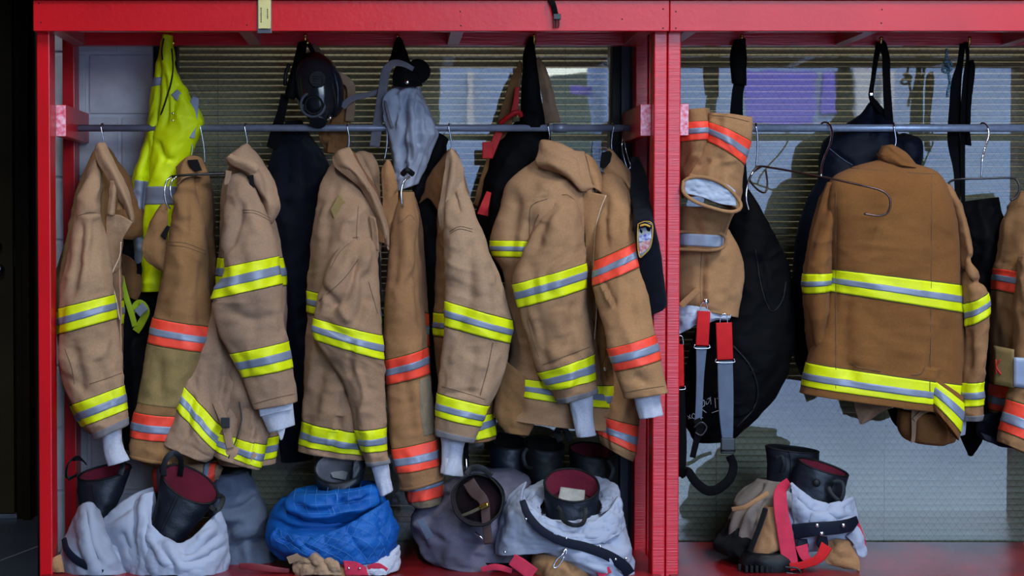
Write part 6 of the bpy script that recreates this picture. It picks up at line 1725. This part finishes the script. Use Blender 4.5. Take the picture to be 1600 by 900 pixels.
strap('red_strap', [(536, 878, .0), (546, 882, -.002), (560, 892, .0), (566, 898, .004)], 12, M['strap_pink'], tt)
strap('red_strap', [(575, 888, .0), (590, 884, -.002), (604, 892, .002)], 9, M['strap_pink'], tt)
strap('red_strap', [(374, 884, .04), (400, 886, .035), (430, 890, .04), (452, 892, .05)], [8, 11, 9, 7], M['strap_maroon'], tt)
strap('tan_tab', [(450, 876, .02), (466, 870, .01), (474, 868, .012)], 12, M['tan_f'], tt)
rb = garment('boot', 'black rubber boot toe poking out right of the blue pile', 'boot', 612, 893, .16, 'boots on the shelves')
lo = Loft([(592, 866, 616, 864, .2, .05), (594, 880, 621, 878, .18, .07), (596, 896, 622, 895, .18, .07)], seed=234, fold=.002)
loft_obj('toe', lo, M['black_rubber'], rb)
for k in range(5):
    box('tread_lug', PXX(597 + k * 5, .11), PXX(600.5 + k * 5, .11), .09, .13, SHELF_Z + .001, SHELF_Z + .018, M['boot_rubber'], rb)

# ------------------------------------------------------------------ mauve-grey pile in the middle
mt = garment('grey_trousers', 'mauve grey trousers lying around a boot with a flashlight', 'trousers', 740, 885, .25)
lo = Loft([(716, 738, 800, 732, .34, .06), (700, 752, 824, 748, .31, .1), (668, 778, 836, 772, .28, .14), (648, 804, 840, 800, .26, .15), (645, 830, 838, 830, .25, .16), (655, 856, 830, 862, .24, .15), (672, 874, 815, 884, .23, .14), (700, 886, 800, 890, .23, .12)], seed=241, fold=.013, fs=.06, fl=.09, wr=.003,
          creases=[([(690, 770), (672, 800), (660, 850)], 7, 12), ([(660, 830), (700, 850), (760, 875)], 7, 14), ([(700, 830), (730, 850), (790, 855)], 6, 10), ([(760, 735), (800, 760), (830, 790)], 7, 12), ([(655, 812), (668, 845)], 6, -7)])
loft_obj('legs', lo, M['mauve_grey'], mt)
strap('cuff_tab', [(656, 812, .1), (664, 826, .09), (672, 840, .09)], 12, M['grey_cloth'], mt)
strap('navy_hem', [(722, 880, .1), (760, 884, .09), (800, 884, .09)], 9, M['black_nylon'], mt)
pb = garment('boot', 'dark boot lying open toward the viewer with a flashlight inside', 'boot', 745, 800, .15, 'boots on the shelves')
o, G = bucket([(746, 781, .03, .077, .08, 1.15, .12), (748, 779, .05, .076, .078, 1.15, .12), (750, 778, .08, .074, .075, 1.15, .1), (752, 777, .2, .06, .06, 1.15, .1)], M['boot_rubber'], pb, 'shaft', M['boot_lining_shade'], seed=5, deep=.55)
loop('pull_loop', [(728, 742, .03), (738, 731, .05), (754, 732, .06), (768, 744, .05)], 9, pb)
loop('inner_strap', [(732, 752, .05), (742, 768, .035), (756, 784, .02), (760, 820, .01), (764, 850, .01)], [20, 20, 16, 14, 14], pb, 'strap_brown')
fl2 = garment('flashlight', 'slim metal flashlight lying in the open boot', 'flashlight', 742, 803, .08)
tubep('barrel', [(722, 806, .03), (735, 801, .02), (752, 793, .01)], .0055, M['zip_metal'], fl2, n=16)
tubep('head', [(750, 794, .01), (756, 791, .008), (763, 788, .006)], .0085, M['brass'], fl2, n=8)
tubep('clip', [(742, 832, .03), (750, 838, .025), (756, 843, .025)], .004, M['chrome'], fl2, n=8)
strap('zip_strap', [(728, 672, .3), (728, 700, .28), (729, 728, .26)], 8, M['black_nylon'], mt)
tubep('zip_pull', [(728, 714, .255), (729, 730, .25), (727, 738, .25)], .003, M['chrome'], mt, n=10)

# black boots standing against the window
for (x, y, w, lab, sd) in ((795, 690, .062, 'navy black boot shaft standing behind the mauve grey trousers', 6), (850, 694, .066, 'black boot with side loop standing behind the right silver pile', 7), (926, 704, .074, 'black boot with maroon lining standing beside the back post', 8)):
    pb = garment('boot', lab, 'boot', x, y + 120, .42, 'boots on the shelves')
    bucket([(x, y, .42, w, .055, .35, -.12), (x - 1, y + 20, .42, w * .95, .055, .3, -.1), (x - 2, y + 60, .42, w * .85, .055, .2, 0), (x - 2, y + 150, .42, w * .8, .055, .1, 0)], M['boot_rubber'] if sd > 6 else M['boot_leather'], pb, 'shaft', M['maroon_lining'] if sd == 8 else M['lining_dark'], seed=sd)
    if sd == 7:
        loop('pull_loop', [(824, 700, .36), (818, 712, .35), (822, 728, .35), (832, 732, .36)], 6, pb)
    if sd == 8:
        loop('pull_loop', [(876, 690, .36), (870, 676, .36), (880, 668, .37), (892, 690, .38)], 10, pb)
        loop('pull_loop', [(950, 718, .34), (958, 735, .33), (950, 752, .33), (940, 745, .34)], 7, pb)

# ------------------------------------------------------------------ right silver pile of the left rack
st = garment('silver_trousers', 'silver quilted trousers rolled around an open boot beside the double post', 'trousers', 885, 898, .12)
sheet('back_roll', [[(822, 792, .10), (818, 772, .14), (846, 752, .19), (893, 744, .21), (944, 750, .19), (966, 768, .13), (962, 792, .09)], [(832, 800, .06), (830, 780, .10), (850, 764, .15), (893, 760, .17), (936, 762, .15), (954, 776, .09), (950, 798, .06)],
                    [(846, 806, .05), (844, 790, .07), (856, 780, .12), (893, 778, .14), (928, 778, .12), (940, 788, .07), (938, 804, .05)]], M['silver_cloth'], st, nu=30, nv=80, thick=.012, fold=.006, fs=.03, edge='t', edge_r=.006)
sheet('front_roll', [[(818, 776, .09), (826, 792, .03), (850, 808, .0), (884, 820, -.01), (922, 818, -.01), (950, 802, .02), (966, 778, .08)], [(818, 790, .08), (826, 806, .015), (850, 824, -.02), (884, 836, -.03), (924, 834, -.03), (956, 820, .0), (972, 800, .07)],
                     [(822, 806, .08), (832, 822, .01), (854, 838, -.02), (888, 850, -.03), (928, 850, -.03), (962, 838, .0), (978, 822, .07)]], M['silver_quilt'], st, nu=40, nv=80, thick=.012, fold=.006, fs=.035, seed=7, edge='t', edge_r=.006,
      creases=[([(826, 798), (860, 822), (900, 830)], 4, 8), ([(905, 822), (916, 846)], 5, 8), ([(940, 808), (950, 835)], 5, 8), ([(850, 815), (880, 845)], 5, -6)])
lo = Loft([(830, 800, 966, 796, .15, .1), (822, 820, 974, 812, .13, .14), (826, 840, 980, 834, .12, .15), (846, 862, 986, 860, .11, .15), (880, 880, 988, 884, .11, .14), (920, 896, 986, 898, .11, .12)], seed=252, fold=.007, fs=.03, fl=.05, wr=.003,
          creases=[([(830, 815), (880, 838), (940, 842)], 6, 12), ([(890, 838), (900, 852)], 6, 7), ([(930, 815), (945, 840)], 6, 7), ([(950, 825), (965, 860)], 6, 7), ([(905, 825), (925, 850)], 5, 6)])
loft_obj('lower_roll', lo, M['silver_quilt'], st)
sheet('side_flap', [[(822, 752, .1), (816, 772, .06), (816, 792, .03)], [(805, 765, .1), (806, 795, .04), (830, 822, .0)], [(790, 790, .1), (800, 825, .03), (858, 842, -.01)], [(778, 830, .1), (800, 850, .03), (880, 856, -.01)], [(774, 866, .09), (798, 868, .03), (884, 860, .0)]], M['silver_cloth'], st, nu=44, nv=44, thick=.007, fold=.006, fs=.06)
strap('waistband', [(816, 782, .0), (826, 806, -.02), (848, 830, -.035), (880, 846, -.042), (915, 855, -.045), (950, 868, -.042), (974, 884, -.03), (984, 897, -.02)], [10, 12, 13, 14, 15, 16, 18, 18], M['navy_nylon'], st, thick=.005, n=80)
for (x, y) in ((822, 811), (885, 841), (938, 854), (978, 873), (962, 874), (789, 863)):
    snap(x, y, -.047 if x > 830 else -.03, st, .0045)
strap('red_strap', [(800, 874, .0), (815, 884, -.012), (834, 898, -.02)], [20, 22, 22], M['strap_pink'], st)
strap('red_strap', [(934, 872, -.03), (940, 886, -.035), (946, 899, -.035)], [20, 22, 22], M['strap_pink'], st)
strap('red_strap', [(752, 890, .03), (775, 886, .02), (800, 892, .015)], [8, 10, 8], M['strap_pink'], st)
loft_obj('tan_shell', Loft([(838, 862, 928, 864, .08, .08), (832, 876, 932, 880, .07, .095), (836, 898, 930, 898, .07, .1)], seed=253, fold=.008, creases=[([(885, 870), (900, 895)], 5, 9)]), M['tan_h'], st)
cb = garment('carabiner', 'small steel snap hook hanging from the navy waistband', 'snap hook', 872, 886, -.03)
tubep('ring', [(884, 860, -.045), (879, 866, -.05), (872, 872, -.05), (866, 880, -.05), (865, 886, -.05), (870, 886, -.05), (877, 878, -.05), (881, 870, -.05)], .0026, M['chrome'], cb, n=50)
tubep('swivel', [(880, 862, -.046), (885, 858, -.044), (884, 866, -.046)], .0042, M['chrome'], cb, n=12)
pb = garment('boot', 'dark boot with maroon lining and paper label standing in the right silver pile', 'boot', 893, 815, .08, 'boots on the shelves')
o, G = bucket([(893, 758, .08, .083, .066, .72, -.05), (893, 772, .08, .082, .066, .72, -.05), (893, 796, .08, .079, .064, .72, -.05), (892, 830, .08, .07, .055, .6, 0)], M['boot_leather'], pb, 'shaft', M['maroon_lining'], seed=9)
sheet('inner_label', [[(876, 761, .118), (914, 766, .118)], [(872, 781, .09), (913, 786, .09)]], M['paper'], pb, nu=8, nv=8, fold=.001, thick=.001)
loop('pull_loop', [(870, 792, .005), (876, 798, -.002), (880, 812, -.03), (894, 820, -.045), (910, 818, -.035), (915, 802, -.005), (914, 793, .003)], 7, pb)

# ------------------------------------------------------------------ right rack pile
rt = garment('silver_trousers', 'silver quilted trousers with red suspenders heaped around two boots in the right rack', 'trousers', 1240, 893, .25)
lo = Loft([(1200, 752, 1290, 756, .3, .07), (1186, 768, 1320, 774, .28, .11), (1180, 790, 1334, 794, .26, .13), (1178, 815, 1340, 816, .25, .14), (1184, 838, 1342, 838, .25, .13), (1196, 852, 1338, 852, .25, .11)], seed=261, fold=.006, fs=.035, fl=.04, wr=.004,
          creases=[([(1245, 775), (1270, 785), (1262, 800)], 5, 7), ([(1275, 770), (1290, 790), (1310, 792)], 5, 7), ([(1250, 800), (1285, 806), (1330, 800)], 5, 7), ([(1262, 762), (1252, 782)], 5, 7), ([(1300, 776), (1295, 800)], 5, 6), ([(1240, 790), (1245, 812)], 5, 7)])
loft_obj('quilted_lining', lo, M['silver_quilt'], rt)
sheet('quilt_lip', [[(1236, 756, .14), (1250, 768, .115), (1272, 782, .105), (1296, 788, .105), (1318, 784, .12), (1332, 778, .16)], [(1238, 776, .12), (1254, 788, .095), (1276, 798, .085), (1300, 802, .085), (1322, 800, .105), (1337, 796, .16)], [(1240, 802, .12), (1256, 808, .09), (1278, 814, .08), (1302, 816, .08), (1324, 814, .1), (1340, 812, .15)], [(1242, 824, .12), (1258, 828, .1), (1280, 830, .09), (1304, 830, .09), (1326, 826, .11), (1341, 822, .15)]],
      M['silver_quilt'], rt, nu=50, nv=60, thick=.012, fold=.003, fs=.03, seed=9, edge='t', edge_r=.006,
      creases=[([(1248, 780), (1268, 800)], 4, 8), ([(1268, 800), (1290, 796)], 4, 8), ([(1290, 796), (1310, 812)], 4, 8), ([(1310, 812), (1330, 806)], 4, 8), ([(1268, 800), (1262, 822)], 4, 8), ([(1290, 796), (1298, 788)], 4, 6), ([(1310, 812), (1306, 826)], 4, 8), ([(1284, 814), (1296, 826)], 4, 7), ([(1318, 790), (1326, 800)], 4, 7), ([(1276, 786), (1268, 800)], 4, 7)])
lo = Loft([(1180, 750, 1222, 752, .28, .05), (1160, 772, 1218, 772, .26, .09), (1146, 795, 1214, 796, .25, .11), (1140, 825, 1212, 826, .25, .12), (1138, 850, 1210, 852, .25, .12)], seed=262, fold=.01, creases=[([(1190, 755), (1165, 790), (1145, 798)], 6, 11), ([(1200, 775), (1180, 830)], 6, 10)])
loft_obj('shell', lo, M['grey_brown'], rt)
lo = Loft([(1196, 790, 1222, 792, .15, .03), (1186, 820, 1224, 822, .14, .035), (1178, 852, 1226, 852, .13, .04), (1176, 866, 1218, 858, .13, .035)], seed=263, fold=.005)
loft_obj('shell_flap', lo, M['tan_h'], rt)
tubep('velcro_edge', [(1196, 795, .12), (1188, 820, .1), (1178, 846, .09), (1172, 862, .09)], .008, M['velcro_black'], rt)
strap('hem_edge', [(1144, 796, .12), (1164, 792, .1), (1184, 780, .1), (1200, 770, .12)], 7, M['tan_h'], rt, thick=.005)
strap('red_strap', [(1232, 752, .17), (1220, 768, .12), (1220, 795, .095), (1226, 830, .08), (1232, 865, .07), (1236, 888, .06)], [12, 20, 22, 24, 25, 24], M['strap_pink'], rt, thick=.004)
strap('red_strap', [(1234, 886, .055), (1258, 882, .05), (1280, 872, .05), (1292, 852, .06)], [12, 12, 15, 20], M['strap_red'], rt)
strap('red_strap', [(1252, 852, .07), (1258, 870, .06), (1272, 880, .055)], [20, 14, 10], M['strap_pink'], rt)
strap('red_strap', [(1338, 812, .12), (1348, 838, .11), (1352, 862, .11)], 5, M['strap_pink'], rt)
bk = tubep('strap_buckle', [(1226, 886, .05), (1246, 888, .045), (1250, 897, .045), (1228, 895, .05)], .003, M['buckle_black'], rt)
strap('waistband', [(1240, 831, .085), (1270, 827, .062), (1300, 825, .06), (1325, 821, .075), (1339, 812, .115)], [24, 22, 21, 20, 12], M['navy_nylon'], rt, thick=.006)
for (x, y) in ((1277, 821), (1284, 834), (1318, 821)):
    snap(x, y, .056, rt, .007)
for (x, y) in ((1254, 850), (1285, 846)):
    strap('navy_tab', [(x, y - 8, .085), (x, y + 4, .08), (x, y + 12, .08)], [14, 18, 10], M['navy_nylon'], rt, thick=.006, n=16)
sheet('liner_flap', [[(1322, 838, .12), (1334, 828, .11), (1340, 815, .13)], [(1334, 850, .1), (1344, 842, .1), (1348, 834, .12)], [(1340, 866, .1), (1348, 862, .1), (1353, 856, .11)], [(1346, 870, .1), (1350, 870, .1), (1354, 866, .11)]], M['silver_quilt'], rt, thick=.006)
sheet('tan_tail', [[(1290, 846, .12), (1310, 842, .1), (1328, 846, .12)], [(1296, 862, .1), (1316, 858, .08), (1336, 862, .1)], [(1290, 878, .1), (1318, 876, .08), (1342, 876, .09)], [(1320, 886, .09), (1332, 888, .08), (1343, 893, .08)]], M['tan_h'], rt, thick=.006, fold=.006)
loft_obj('dark_shell', Loft([(1150, 800, 1206, 806, .3, .07), (1132, 828, 1216, 830, .28, .12), (1120, 848, 1216, 850, .27, .13), (1124, 862, 1210, 864, .27, .12)], seed=264, fold=.012), M['black_cloth'], rt)
# the two boots of that pile
pb = garment('boot', 'black boot standing upright at the back of the right rack pile', 'boot', 1235, 752, .3, 'boots on the shelves')
o, G = bucket([(1238, 702, .3, .083, .05, .08, -.1), (1238, 720, .3, .08, .05, .08, -.1), (1236, 745, .3, .075, .05, .08, 0), (1236, 800, .3, .07, .05, .05, 0)], M['boot_leather'], pb, 'shaft', M['lining_dark'], seed=10)
seam(None, [(1232, 702), (1235, 725), (1233, 748)], pb, 'black_rubber', .0016, G=G, n=16)
loop('pull_loop', [(1212, 716, .24), (1222, 714, .235), (1226, 728, .235), (1222, 738, .24)], 6, pb)
pb = garment('boot', 'black boot with dark red lining leaning right at the front of the right rack pile', 'boot', 1280, 785, .2, 'boots on the shelves')
o, G = bucket([(1286, 730, .2, .082, .05, .22, -.3), (1282, 745, .2, .082, .052, .22, -.3), (1276, 768, .2, .08, .052, .22, -.28), (1272, 800, .2, .075, .05, .2, -.2)], M['boot_leather'], pb, 'shaft', M['maroon_lining'], seed=11)
loop('pull_loop', [(1298, 760, .13), (1302, 753, .12), (1316, 754, .12), (1318, 770, .115), (1312, 782, .115), (1300, 772, .12), (1294, 760, .13)], 6, pb)
seam(None, [(1304, 742), (1300, 760), (1292, 778)], pb, 'black_rubber', .0016, G=G, n=16)
ball('boot_puller', P(1276, 755, .13), .012, M['boot_rubber'], pb, flat=.5)
sb = garment('boot', 'black rubber boot foot with a lugged sole under the red suspenders', 'boot', 1195, 890, .12, 'boots on the shelves')
lo = Loft([(1160, 862, 1244, 858, .14, .06), (1156, 872, 1254, 872, .13, .075), (1155, 884, 1256, 884, .13, .075), (1162, 893, 1250, 893, .13, .07)], seed=265, fold=.003)
loft_obj('foot', lo, M['boot_rubber'], sb)
for k in range(8):
    x = 1158 + k * 8
    box('tread_lug', PXX(x, .06), PXX(x + 5, .06), .05 + (.03 if k in (0, 7) else 0), .09, SHELF_Z + .001, SHELF_Z + .022, M['black_rubber'], sb, bev=.002)

fill_lofts()
